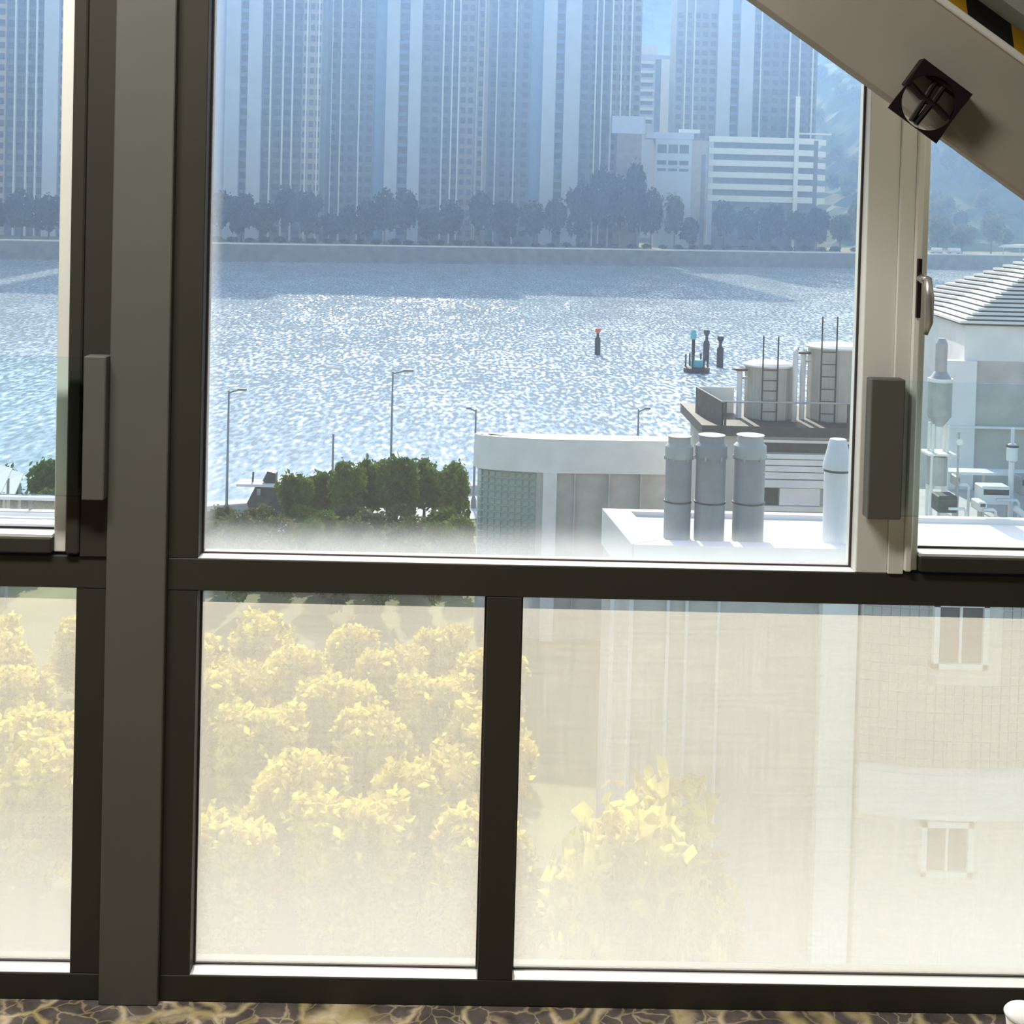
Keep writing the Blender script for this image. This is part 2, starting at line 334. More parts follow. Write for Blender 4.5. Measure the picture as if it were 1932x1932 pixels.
def glazing(win, x0, x1, z0, z1, mat, film=None, bead=True):
    """pane between the frame members, its dark gasket and a white strip that paints sunlight on the rail below it"""
    g = 0.012
    wpane('pane', mat, win, x0, x1, z0, z1, YG, YG+0.008)
    if film: wpane('privacy_film', 'film', win, x0+0.001, x1-0.001, z0, film, YG-0.004, YG-0.0025)
    mb = MB().box((x0, YG-0.010, z0), (x1, YG-0.005, z0+0.004)); mb.build('gasket', 'gasket', win)
    mb = MB().box((x0, YG-0.012, z0), (x0+0.003, YG-0.006, z1)).box((x1-0.004, YG-0.012, z0), (x1, YG-0.006, z1)); mb.build('side_gasket', 'gasket', win)
    if bead: MB().box((x0, YF+0.002, z0-0.001), (x1, YG-0.010, z0+0.0012)).build('sunlit_rail_strip', 'sill', win)  # white strip paints the sun on the rail's top face
w2 = empty('window_2', (0.09, YG, T1), kind='structure'); glazing(w2, SL, CR, T1, ZT, 'dusty')
w3 = empty('window_3', (-0.26, YG, B1), kind='structure'); glazing(w3, SL, LM0, B1, T0, 'low', 0.757)
w4 = empty('window_4', (0.7, YG, B1), kind='structure'); glazing(w4, LM1, XR, B1, T0, 'low', 0.757)
w5 = empty('window_5', (-1.3, YG, B1), kind='structure'); glazing(w5, XL, -0.763, B1, T0, 'low', 0.757)

# casements: outer frame, sash, pane, handle
def casement(name, side, xo, xi, xg):
    """xo = outer frame edge towards the centre, xi = edge of sash, xg = edge of the glass"""
    far = XL+0.06 if side < 0 else XR
    win = empty(name, (xg, YG, T1), kind='structure'); s = -side
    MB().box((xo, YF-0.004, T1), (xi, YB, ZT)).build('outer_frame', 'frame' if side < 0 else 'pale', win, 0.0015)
    zs = T1+0.006
    xm = (xi+xg)/2
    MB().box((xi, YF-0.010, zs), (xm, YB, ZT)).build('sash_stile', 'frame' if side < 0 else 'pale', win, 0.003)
    MB().box((xm, YF+0.004, zs), (xg, YB, ZT)).build('sash_bead', 'pale', win, 0.002)  # lighter tone painted in for light grazing the reveal
    MB().box((xg, YF-0.010, zs), (far, YB, zs+0.030)).build('sash_rail', 'frame', win, 0.003)
    x0, x1 = min(xg, far), max(xg, far); z0 = zs+0.034
    wpane('pane', 'cas', win, x0, x1, z0, ZT, YG, YG+0.008)
    MB().box((x0, YG-0.010, z0), (x1, YG-0.005, z0+0.005)).build('gasket', 'gasket', win)
    MB().box((x0, YF-0.006, z0-0.005), (x1, YG-0.010, z0+0.001)).build('sunlit_rail_strip', 'sill', win)  # same painted strip of sun, on the sash rail
    return win
w1 = casement('window_1', -1, P0, -0.757, -0.808)
w6 = casement('window_6', 1, 0.776, 0.806, CS)
# handle of the right casement
hp = at(1737, 500, YF-0.01)
h = MB().box((0.806+0.004, YF-0.018, hp.z-0.10), (0.806+0.012, YF-0.010, hp.z+0.012)).build('handle_plate', 'bracket', w6, 0.001)
hd = MB().tube([(0.818, YF-0.014, hp.z-0.025), (0.818, YF-0.05, hp.z-0.028)], 0.009, 12).tube(
    [(0.818, YF-0.05, hp.z-0.022), (0.822, YF-0.052, hp.z-0.06), (0.823, YF-0.05, hp.z-0.105), (0.819, YF-0.044, hp.z-0.128)], [0.008, 0.009, 0.008, 0.005], 12).build('handle', 'metal', w6, smooth=True)

# glass guard panels with their side brackets
def guard(side, xb0, xb1, ztop, zbot, label):
    far = XL+0.1 if side < 0 else XR-0.05
    g = empty('guard_panel', ((xb0+xb1)/2, YF-0.03, zbot), label, 'guard panel')
    MB().box((xb0, YF-0.040, zbot), (xb1, YF-0.005, ztop)).build('side_bracket', 'post', g, 0.002)
    xe = xb1 if side > 0 else xb0
    MB().box((xe, YF-0.034, zbot+0.005), (far, YF-0.024, ztop-0.004)).build('glass_sheet', 'guard', g)
    return g
a, b = at(158, 672, YF-0.04), at(207, 945, YF-0.04)
guard(-1, a.x, P0-0.0005, a.z, b.z, 'green-tinted glass guard panel across the casement beside the wide mullion post')
a, b = at(1645, 715, YF-0.04), at(1700, 981, YF-0.04)
guard(1, a.x, b.x, a.z, b.z, 'green-tinted glass guard panel across the casement with the handle')

# sloping stair beam with hazard tape and soffit behind its upper edge
YBM = 2.20
a, b = at(1420, 0, YBM), at(1932, 370, YBM); dx = Vector((b.x-a.x, 0, b.z-a.z)).normalized(); dn = Vector((-dx.z, 0, dx.x))
dn = dn if dn.z > 0 else -dn
hgt = (at(1782, 0, YBM)-a).dot(dn)
def slope_box(h0, h1, y0, y1, t0=-1.55, t1=2.45):
    c = [a+dx*t0+dn*h0, a+dx*t1+dn*h0, a+dx*t1+dn*h1, a+dx*t0+dn*h1]
    return MB().prismy([(p.x, p.z) for p in c], y0, y1)
bm_ = empty('stair_beam', (a+dx*2.4).to_tuple(), 'sloping off-white painted stair beam crossing in front of the window', 'beam')
slope_box(0, hgt, YBM, YBM+0.03).build('beam_face', 'beam', bm_, 0.004)
slope_box(hgt-0.010, hgt+0.002, YBM-0.006, YBM+0.03).build('edge_lip', 'pale', bm_, 0.002)  # lip toned lighter for the light it catches
h2 = (at(1878, 0, YBM+0.1)-at(1786, 0, YBM+0.1)).dot(dn)
HAZ_OFF = 0.0
bdir = (at(1827, 45, YBM)-at(1821, 0, YBM)); sd_ = Vector((-bdir.z, 0, bdir.x)).normalized()
p_edge = at(1823, 4, YBM+0.05)
HAZ_OFF = (0.5 - (p_edge.dot(sd_)/0.142 if sd_.x > 0 else 0)) % 1.0
if sd_.x < 0: sd_ = -sd_; HAZ_OFF = (0.5 - p_edge.dot(sd_)/0.142) % 1.0
MAT['hazard'] = hazard_mat(sd_)
slope_box(hgt, hgt+h2, YBM+0.05, YBM+0.12).build('hazard_tape', 'hazard', bm_)
slope_box(hgt+h2, hgt+h2+0.5, YBM-0.02, YBM+0.12).build('stair_soffit', 'soffit', bm_)

# maroon square bracket hooked on the beam
bc = at(1757, 190, YBM-0.03)
br = empty('cable_bracket', bc.to_tuple(), 'dark maroon square plastic bracket with round cut-out and crossed bars on the sloping beam', 'bracket')
e1 = (at(1830, 185, YBM-0.03)-at(1740, 118, YBM-0.03)); e1 = Vector((e1.x, 0, e1.z)).normalized(); e2 = Vector((-e1.z, 0, e1.x)); S = 0.050
def lp(u, v, y): q = bc+e1*u+e2*v; return (q.x, y, q.z)
def plate_hole(hs, r, y0, y1, cu=0.0, cv=-0.004, n=48):
    vs_, fs = [], []
    for i in range(n):
        t_ = 2*math.pi*i/n; c_, s_ = math.cos(t_), math.sin(t_); k = hs/max(abs(c_), abs(s_))
        pin = 1.0 - (0.03 if abs(c_) > 0.8 else 0.0)*(abs(c_)-0.8)/0.2            # pinched at mid-side
        for (uu, vv) in ((cu+r*c_, cv+r*s_), (k*c_*pin, k*s_)):
            for y in (y0, y1): vs_.append(lp(uu, vv, y))
    for i in range(n):
        j = (i+1) % n; A, B = 4*i, 4*j
        fs += [(A, A+2, B+2, B), (A+1, B+1, B+3, A+3), (A, B, B+1, A+1), (A+2, A+3, B+3, B+2)]
    return MB().poly(vs_, fs)
yb = YBM
plate_hole(S, 0.0452, yb-0.026, yb-0.022).build('front_plate', 'bracket', br)
for (u0, u1, v0, v1, nm) in ((-S, S, S-0.016, S, 'top_wall'), (-S, -S+0.003, 0.0, S, 'side_wall'), (S-0.003, S, 0.0, S, 'side_wall')):
    MB().poly([lp(u0, v0, yb-0.021), lp(u1, v0, yb-0.021), lp(u1, v1, yb-0.021), lp(u0, v1, yb-0.021), lp(u0, v0, yb), lp(u1, v0, yb), lp(u1, v1, yb), lp(u0, v1, yb)],
              [(0,1,2,3),(7,6,5,4),(0,4,5,1),(1,5,6,2),(2,6,7,3),(3,7,4,0)]).build(nm, 'bracket', br)
MB().tube([lp(-0.042, 0.004, yb-0.021), lp(-0.018, -0.001, yb-0.020), lp(0.016, -0.001, yb-0.020), lp(0.042, -0.006, yb-0.021)], 0.0062, 8).build('cross_bar', 'bracket', br)
for k in (-0.010, 0.007):
    MB().tube([lp(k, 0.046, yb-0.012), lp(k*0.9, 0.01, yb-0.020), lp(k*0.5, -0.044, yb-0.022)], 0.0052, 8).build('hanging_bar', 'bracket', br)

# white cup on the carpet
dc = onz(1938, 1916, 0.075)
cup = empty('cup', (dc.x, dc.y, 0.0), 'small white cup standing on the veined carpet before the film-covered pane', 'cup')
MB().lathe([(0.027, 0.0), (0.029, 0.003), (0.034, 0.04), (0.038, 0.075), (0.036, 0.0755), (0.031, 0.04), (0.025, 0.006), (0.001, 0.005)], (dc.x, dc.y, 0.0), 40).build('body', 'white', cup, smooth=True)
MB().lathe([(0.039, 0.073), (0.041, 0.077), (0.038, 0.081), (0.016, 0.083), (0.001, 0.083)], (dc.x, dc.y, 0.0), 40).build('lid', 'white', cup, smooth=True)

# ceiling lights over the room
def ceiling_light(x, y, e):
    t_ = empty('ceiling_light', (x, y, 3.1), 'long white ceiling light panel in the room', 'ceiling light', 'ceiling lights of the room')
    MB().box((x-0.62, y-0.16, 3.06), (x+0.62, y+0.16, 3.1)).build('housing', 'wall', t_, 0.004)
    ld = bpy.data.lights.new('lamp', 'AREA'); ld.shape = 'RECTANGLE'; ld.size = 1.2; ld.size_y = 0.28; ld.energy = e; ld.color = (1.0, 0.97, 0.90)
    lo = bpy.data.objects.new('lamp', ld); col.objects.link(lo); lo.parent = t_; lo.matrix_parent_inverse = Matrix.Translation(-t_.location); lo.location = (x, y, 3.055)
ceiling_light(-0.9, 1.5, 70); ceiling_light(-0.6, -2.2, 1); ceiling_light(1.6, -2.2, 8)

# ================================================================== OUTSIDE
ZW, ZR = -19.2, -16.6            # water, waterfront road
# ---- water
pw = MB(); pw.poly([(-900, 45, ZW), (900, 45, ZW), (900, 700, ZW), (-900, 700, ZW)], [(0, 1, 2, 3)])
sea = pw.build('water', 'water'); prop(sea, kind='structure')
# ---- near ground and waterfront
g0, g1 = onz(385, 967, ZR), onz(900, 926, ZR); gd = (g1-g0)/(g1.x-g0.x)
gl_, gr_ = g0+gd*(-300-g0.x), g0+gd*(80-g0.x)
struct('ground', MB().prism([(-300, -40), (80, -40), (gr_.x, gr_.y), (gl_.x, gl_.y)], ZW-3, ZR), 'ground')
nrm = Vector((-gd.y, gd.x, 0)).normalized()
def strip(d0, d1, z0, z1, x0=-120, x1=70):
    q = [g0+gd*(x0-g0.x)+nrm*d0, g0+gd*(x1-g0.x)+nrm*d0, g0+gd*(x1-g0.x)+nrm*d1, g0+gd*(x0-g0.x)+nrm*d1]
    return MB().prism([(p.x, p.y) for p in q], z0, z1)
struct('seawall', strip(-0.9, 0.25, ZR-3.4, ZR+0.55), 'pave', 0.05)
struct('promenade', strip(-7, -0.95, ZR-0.2, ZR+0.06), 'pave')

# ---- far shore
fs0, fs1 = onz(400, 493, ZW), onz(1600, 506, ZW); fd = (fs1-fs0)/(fs1.x-fs0.x); fn = Vector((-fd.y, fd.x, 0)).normalized()
def far(px, off=0.0):
    """point of the far shore line under pixel column px, off metres behind the waterline"""
    d = ray(px, 460); o0 = fs0+fn*off
    k = (o0.x*fd.y - o0.y*fd.x)/(d.x*fd.y - d.y*fd.x); return Vector((d.x*k, d.y*k, 0))
ft = at(900, 466, far(900).y+3)
ZS = ft.z
def fstrip(d0, d1, z0, z1):
    q = [fs0+fd*(-500)+fn*d0, fs0+fd*520+fn*d0, fs0+fd*520+fn*d1, fs0+fd*(-500)+fn*d1]
    return MB().prism([(p.x, p.y) for p in q], z0, z1)
struct('far_seawall', fstrip(0, 3, ZW-2, ZS-0.25), 'seawall')
struct('far_kerb', fstrip(1.5, 3.6, ZS-0.3, ZS+0.25), 'roofw')
struct('far_bank', fstrip(3.2, 1100, ZW-2, ZS-0.1), 'ground')

# ---- towers
YT = far(800).y + 55
FLOOR_H = 19.0/F*YT
wmesh = {}
def window_mesh(wd, ht, d=0.4):
    k = (round(wd, 2), round(ht, 2))
    if k not in wmesh:
        me = MB().box((-wd/2, -d, -ht/2), (wd/2, d, ht/2)).mesh('window'); me.materials.append(MAT['fwin']); wmesh[k] = me
    return wmesh[k]
def tower(label, dY, strips, fins, ztop=112, wz1=86, depth=18):
    Yt = far((strips[0][0]+strips[-1][1])/2).y+50+dY
    X = lambda px: at(px, 200, Yt).x
    xs = [s[0] for s in strips]+[s[1] for s in strips]; x0, x1 = X(min(xs)), X(max(xs))
    t_ = empty('tower', ((x0+x1)/2, Yt, ZS), label, 'building', 'tower blocks on the far shore')
    MB().box((x0, Yt+1.6, ZS-0.2), (x1, Yt+depth, ztop)).build('core', 'wing', t_)
    for (p0, p1, kind, ncol) in strips:
        a_, b_ = X(p0), X(p1)
        off = {'pier': -1.8, 'wcol': 0.4, 'wing': 0.0, 'tan': -0.8, 'brown': -0.4, 'recess': 1.0}[kind]
        nm = {'pier': 'pier', 'wcol': 'window_bay', 'recess': 'recess'}.get(kind, 'wing_wall')
        matn = {'wcol': 'recess'}.get(kind, kind)
        MB().box((a_, Yt+off, ZS-0.2), (b_, Yt+2.0, ztop)).build(nm, matn, t_)
        if ncol:
            cw = (b_-a_)/ncol; me = window_mesh(min(cw*0.62, 2.2) if kind != 'wcol' else cw*0.8, FLOOR_H*(0.55 if kind != 'wcol' else 0.62))
            z = ZS+4
            while z < wz1:
                for c in range(ncol):
                    link('window', me, None, t_, loc=(a_+cw*(c+0.5), Yt+off, z))
                z += FLOOR_H
    for px in fins:
        x = X(px); MB().box((x-0.28, Yt-1.5, ZS-0.2), (x+0.28, Yt+1.0, ztop)).build('fin', 'fin', t_)
    return t_
tower('tall tower block seen through the casement beside the wide mullion post', 2, [(-170, -40, 'wing', 7), (-40, 12, 'tan', 3), (12, 84, 'wing', 4), (84, 112, 'pier', 0), (112, 128, 'wcol', 1), (128, 156, 'pier', 0), (156, 240, 'wing', 4)], [-20, 30, 52, 70])
tower('tall tower block with a pinkish tan strip of windows', 0, [(300, 400, 'wing', 5), (400, 426, 'recess', 0), (426, 453, 'pier', 0), (453, 468, 'wcol', 1), (468, 494, 'pier', 0), (494, 570, 'wing', 4), (570, 606, 'tan', 3), (606, 616.2, 'wing', 0)], [511, 534, 552, 578, 600], depth=13)
tower('tall tower block standing between the tan-striped block and the brownish block', 1, [(620, 706, 'wing', 5), (706, 728, 'recess', 0), (728, 752, 'pier', 0), (752, 771, 'wcol', 1), (771, 794, 'pier', 0), (794, 867, 'wing', 4), (867, 894.5, 'brown', 2)], [625, 643, 678, 835, 852, 865])
tower('tall tower block with a brownish windowed wing beside the open gap', -1, [(896, 920, 'tan', 1), (920, 1000, 'wing', 4), (1000, 1022, 'recess', 0), (1022, 1047, 'pier', 0), (1047, 1063, 'wcol', 1), (1063, 1093, 'pier', 0), (1093, 1149, 'wing', 3), (1149, 1207, 'brown', 4)], [899, 912, 936, 971, 1122, 1134, 1152, 1170, 1188])
tower('tall tower block rising behind the car park with white bands', 16, [(1272, 1350, 'brown', 5), (1350, 1376, 'pier', 0), (1376, 1392, 'wcol', 1), (1392, 1418, 'pier', 0), (1418, 1540, 'wing', 7)], [1290, 1306, 1432, 1486, 1505, 1530], ztop=100)
# balconied block seen in the gap
Y_ = far(1238).y+120; X = lambda p: at(p, 170, Y_).x; Z = lambda p: at(1240, p, Y_).z
t_ = empty('apartment_block', (X(1238), Y_, ZS), 'white apartment block with stacked balconies in the gap between towers', 'building')
MB().box((X(1200), Y_, ZS-0.2), (X(1270), Y_+14, Z(104))).build('body', 'pier', t_)
MB().box((X(1246), Y_-1.5, ZS-0.2), (X(1268), Y_, Z(112))).build('pier', 'roofw', t_)
MB().box((X(1236), Y_-0.2, ZS-0.2), (X(1246), Y_+0.2, Z(112))).build('window_bay', 'wing', t_)
for k in range(7):
    zc = Z(118+k*17.5)
    MB().box((X(1207), Y_-2.0, zc-0.9), (X(1233), Y_, zc+0.35)).build('balcony', 'roofw', t_)
    MB().box((X(1209), Y_-0.3, zc-2.6), (X(1231), Y_+0.2, zc-1.0)).build('window', 'fwin', t_)
MB().box((X(1206), Y_+2, Z(104)), (X(1240), Y_+8, Z(82))).build('roof_house', 'roofw', t_)
# lilac block
Y_ = far(1185).y+30; X = lambda p: at(p, 240, Y_).x; Z = lambda p: at(1190, p, Y_).z
t_ = empty('podium_block', (X(1185), Y_, ZS), 'low lilac block with a rounded corner in front of the brownish wing', 'building')
MB().prism([(X(1155), Y_), (X(1208), Y_), (X(1215), Y_+1.2), (X(1219), Y_+3), (X(1219), Y_+6), (X(1155), Y_+6)], Z(252), Z(219)).build('upper_storey', 'lilac', t_)
MB().box((X(1165), Y_+0.5, ZS-0.2), (X(1212), Y_+6, Z(252))).build('lower_storey', 'brown', t_)
# white-blue block with windows
Y_ = far(1275).y+36; X = lambda p: at(p, 300, Y_).x; Z = lambda p: at(1270, p, Y_).z
t_ = empty('podium_block', (X(1275), Y_, ZS), 'pale blue block with rows of dark windows left of the car park', 'building')
MB().box((X(1236), Y_, ZS-0.2), (X(1305), Y_+8, Z(258))).build('body', 'pier', t_)
MB().box((X(1218), Y_-0.4, Z(262)), (X(1308), Y_+8.3, Z(250))).build('roof_slab', 'lilac', t_)
MB().box((X(1282), Y_+1, Z(250)), (X(1320), Y_+4, Z(243))).build('roof_house', 'roofw', t_)
for r_, (ya, yb_) in enumerate(((273, 289), (303, 311), (318, 323))):
    for c in range(3):
        MB().box((X(1240+c*21), Y_-0.2, Z(yb_)), (X(1257+c*21), Y_+0.3, Z(ya))).build('window', 'fwin', t_)
MB().box((X(1305), Y_+0.5, ZS-0.2), (X(1336), Y_+9, Z(264))).build('stair_tower', 'tan', t_)
MB().box((X(1324), Y_+0.3, ZS-0.2), (X(1332), Y_+1, Z(290))).build('dark_shaft', 'wing', t_)
# car park with white bands
Y_ = far(1450).y+36; X = lambda p: at(p, 310, Y_).x; Z = lambda p: at(1420, p, Y_).z
t_ = empty('car_park', (X(1450), Y_, ZS), 'open car park with stacked white parapet bands among trees', 'building')
MB().box((X(1337), Y_+2, ZS-0.2), (X(1545), Y_+16, Z(262))).build('body', 'wing', t_)
for k in range(6):
    yc = 264+k*22.3
    pts = [(X(1337), Y_), (X(1528), Y_), (X(1568), Y_+9), (X(1568), Y_+11), (X(1526), Y_+2.0), (X(1337), Y_+2.0)]
    MB().prism(pts, Z(yc+5.5), Z(yc-5.5)).build('parapet_band', 'roofw', t_)
MB().box((X(1497), Y_-1.2, ZS-0.2), (X(1505), Y_-0.1, Z(180))).build('mast_column', 'roofw', t_)
MB().box((X(1337), Y_+0.4, ZS-0.2), (X(1346), Y_+2, Z(262))).build('end_wall', 'pier', t_)
MB().box((X(1510), Y_+4, Z(250)), (X(1572), Y_+7, Z(247))).build('roof_canopy', 'roofw', t_)

# ---- hills
def hill(name, x0, x1, y0, y1, hf, nx, ny):
    vs_, fs = [], []
    rnd = random.Random(3)
    for j in range(ny+1):
        for i in range(nx+1):
            x = x0+(x1-x0)*i/nx; y = y0+(y1-y0)*j/ny
            vs_.append((x, y, ZS-0.3+hf(x, y)*(1+0.0*rnd.random())+rnd.uniform(-2.2, 2.2)*(1 if j else 0)))
    for j in range(ny):
        for i in range(nx): k = j*(nx+1)+i; fs.append((k, k+1, k+nx+2, k+nx+1))
    return MB().poly(vs_, fs).build(name, 'hill')
def hf1(x, y):
    t1 = (y-600)/420; g = 1/(1+math.exp(-(x-165)/28)); return max(0.0, t1)*180*g + 9*math.sin(x*0.045+y*0.02)*min(1, max(0, t1*4))*g
def hf2(x, y):
    return max(0.0, (y-1030)/500)*330*(0.9+0.12*math.sin(x*0.006+0.5)+0.05*math.sin(x*0.021)) + 12*math.sin(x*0.03)*math.sin(y*0.02)
h1 = hill('hill', 60, 700, 600, 1020, hf1, 90, 60); prop(h1, kind='structure')
h2_ = hill('hill', -900, 1300, 1030, 1530, hf2, 120, 30); prop(h2_, kind='structure')

# ---- trees
def crown_mesh(name, lumps, n, size, seed, mat):
    """leaf tufts spread over and inside a set of ellipsoid lumps (cx, cy, cz, rx, ry, rz)"""
    rnd = random.Random(seed); vs_, fs = [], []
    tot = sum(l[3]*l[5] for l in lumps)
    for (cx, cy, cz, rx, ry, rz) in lumps:
        for _ in range(int(n*rx*rz/tot)):
            d = Vector((rnd.gauss(0, 1), rnd.gauss(0, 1), rnd.gauss(0, 1))).normalized()*(0.55+0.5*rnd.random()**0.6+(0.22 if rnd.random() < 0.10 else 0.0))
            c = Vector((cx+d.x*rx, cy+d.y*ry, cz+d.z*rz))
            u = Vector((rnd.gauss(0, 1), rnd.gauss(0, 1), rnd.gauss(0, 0.7))).normalized(); v = u.cross(Vector((rnd.gauss(0, 1), rnd.gauss(0, 1), rnd.gauss(0, 1)))).normalized()
            s_ = size*rnd.uniform(0.6, 1.4); b_ = len(vs_)
            vs_ += [c-u*s_, c-v*s_*0.55+u*0.1*s_, c+u*s_, c+v*s_*0.55]; fs.append((b_, b_+1, b_+2, b_+3))
    me = bpy.data.meshes.new(name); me.from_pydata([tuple(p) for p in vs_], [], fs); me.materials.append(MAT[mat]); me.update(); return me
def trunk_mesh(h, r, seed, spread=1.0):
    rnd = random.Random(seed); mb = MB(); mb.tube([(0, 0, 0), (rnd.uniform(-.2, .2)*spread, 0, h*0.5), (0.2*spread, 0.1, h)], [r, r*0.8, r*0.5], 7)
    for k in range(5):
        a_ = rnd.uniform(0, 6.28); mb.tube([(0, 0, h*0.55), (math.cos(a_)*h*0.25, math.sin(a_)*h*0.25, h*0.85), (math.cos(a_)*h*0.42, math.sin(a_)*h*0.42, h*1.15)], [r*0.5, r*0.35, r*0.15], 6)
    me = mb.mesh('trunk'); me.materials.append(MAT['bark']); return me
def lumps(seed, w_, h_, n):
    rnd = random.Random(seed); L = [(0, 0, h_*0.62, w_*0.34, w_*0.34, h_*0.34)]
    for k in range(n):
        a_ = rnd.uniform(0, 6.28); q = rnd.uniform(0.15, 0.32)*w_; z = rnd.uniform(0.35, 0.82)*h_
        L.append((math.cos(a_)*q, math.sin(a_)*q, z, w_*rnd.uniform(0.14, 0.22), w_*rnd.uniform(0.14, 0.22), h_*rnd.uniform(0.12, 0.2)))
    return L
def tree(name, cm, tm, loc, s=1.0, sx=1.0, rz=0.0, label=None, cat='tree', group=None):
    t_ = empty(name, loc, label, cat, group)
    for nm, me in (('foliage', cm), ('trunk', tm)):
        if me is None: continue
        o = bpy.data.objects.new(nm, me); col.objects.link(o); o.parent = t_; o.scale = (s*sx, s*sx, s); o.rotation_euler = (0, 0, rz)
    return t_
FC = [crown_mesh('foliage', lumps(10+k, 12, 14, 9), 1500, 0.75, 20+k, 'lfarb' if k == 3 else 'lfar') for k in range(4)]
FT = trunk_mesh(7, 0.35, 5)
shore = [(-60, 365, 1), (-10, 372, 0), (40, 350, 2), (92, 362, 1), (150, 360, 0), (370, 372, 2), (415, 352, 0), (455, 358, 1), (497, 372, 2), (540, 343, 0), (578, 352, 1), (625, 396, 2), (655, 382, 0), (690, 372, 1), (725, 346, 2), (765, 350, 0), (812, 385, 1), (850, 372, 2), (905, 352, 0), (950, 372, 1), (1006, 372, 2), (1045, 368, 0), (1095, 338, 1), (1130, 300, 2), (1165, 320, 0), (1198, 296, 1), (1228, 345, 2), (1272, 362, 3), (1300, 405, 1), (1365, 372, 0), (1410, 385, 2), (1455, 380, 1), (1500, 392, 0), (1540, 386, 1), (1585, 400, 3), (1625, 372, 3), (1680, 380, 3), (1770, 405, 3), (1815, 420, 3), (1870, 400, 3), (1975, 412, 3)]
for i, (px, ytop, k) in enumerate(shore):
    p = far(px, 9.5+9.5*(i % 2)); top = at(px, ytop, p.y); hh = top.z-ZS; s = hh/14.5
    gap = min(abs(shore[q][0]-px) for q in (i-1, i+1) if 0 <= q < len(shore))/F*p.y
    sx = min(12.4, (1.9 if 1090 < px < 1240 else 1.62)*gap)/(12.6*s)
    where = 'before the tower seen through the casement' if px < 200 else 'before the tan-striped tower' if px < 610 else 'before the tower between the tan-striped and brownish blocks' if px < 890 else 'before the brownish-winged tower' if px < 1215 else 'before the pale blue block' if px < 1340 else 'before the white-banded car park' if px < 1560 else 'beyond the car park'
    tree('shore_tree', FC[k], FT, (p.x, p.y, ZS-0.1), s, sx, i*1.3, ('hazy dark green shore tree ' if k != 3 else 'hazy light green shore tree ')+where, 'tree', 'dark trees along the far shore' if k != 3 else 'light green trees along the far shore')
rnd = random.Random(11)
shrub = crown_mesh('foliage', lumps(31, 7, 3.2, 6), 700, 0.45, 33, 'lfar')
for i in range(42):
    px = 380+i*30+rnd.uniform(-3, 3)
    p = far(px, 6.4); s = rnd.uniform(0.6, 0.8)
    tree('shore_shrub', shrub, None, (p.x, p.y, ZS-0.15), s, 0.95, rnd.uniform(0, 6), 'low dark shrub behind the far seawall kerb', 'shrub', 'shrubs along the far seawall')
hill_spots = []
while len(hill_spots) < 170:                           # spaced so that neighbouring crowns meet without passing through each other
    q = (rnd.uniform(180, 410), rnd.uniform(605, 880))
    if all((q[0]-u)**2+(q[1]-v_)**2 > 12.2**2 for u, v_ in hill_spots): hill_spots.append(q)
for i in range(170):                                    # trees on the slope at the right
    x, y = hill_spots[i]
    tree('hill_tree', FC[3 if i % 3 else 0], None, (x, y, ZS+hf1(x, y)-2.5), rnd.uniform(0.75, 1.15), 0.85, rnd.uniform(0, 6), 'hazy tree on the wooded slope beyond the far shore', 'tree', 'trees on the wooded slope')
# white vans and canopy on the far promenade at right
for k, (px, wd) in enumerate(((1767, 5.0), (1800, 6.0))):
    p = far(px, 5.0)
    v = empty('parked_van', (p.x, p.y, ZS), 'small white van parked on the far promenade', 'van', 'vans on the far promenade')
    MB().box((p.x-wd/2, p.y-1, ZS+0.5), (p.x+wd/2, p.y+1, ZS+1.2)).build('body', 'lilac', v, 0.15)
    MB().box((p.x-wd/2+0.5, p.y-0.9, ZS+1.2), (p.x+wd/2-0.3, p.y+0.9, ZS+2.5)).build('cabin', 'roofw', v, 0.3)
    for q in (-0.3, 0.3): MB().tube([(p.x+wd*q, p.y-1.05, ZS+0.35), (p.x+wd*q, p.y+1.05, ZS+0.35)], 0.38, 12).build('wheel', 'dark', v)
p = far(1925, 6)
cn = empty('promenade_canopy', (p.x, p.y, ZS), 'white roofed canopy on the far promenade', 'canopy')
MB().prismy([(p.x-8, ZS+3.1), (p.x+8, ZS+3.1), (p.x+6.5, ZS+4.6), (p.x-6.5, ZS+4.2)], p.y-1, p.y+3).build('roof', 'roofw', cn)
for q in (-7, 0, 7): MB().box((p.x+q-0.15, p.y, ZS), (p.x+q+0.15, p.y+0.3, ZS+3.1)).build('post', 'steel', cn)

# ---- haze over the harbour
m, t, o = new_mat('harbour_haze'); v = N(t, 'ShaderNodeVolumeScatter', Density=0.0010, Anisotropy=0.6); v.inputs['Color'].default_value = (0.25, 0.48, 1.0, 1)
t.links.new(v.outputs[0], o.inputs['Volume'])
hz = MB().box((-700, 130, ZW-1), (900, 1450, 115)).build('haze', m); prop(hz, 'bluish sea haze over the harbour and far shore', 'haze', kind='stuff')

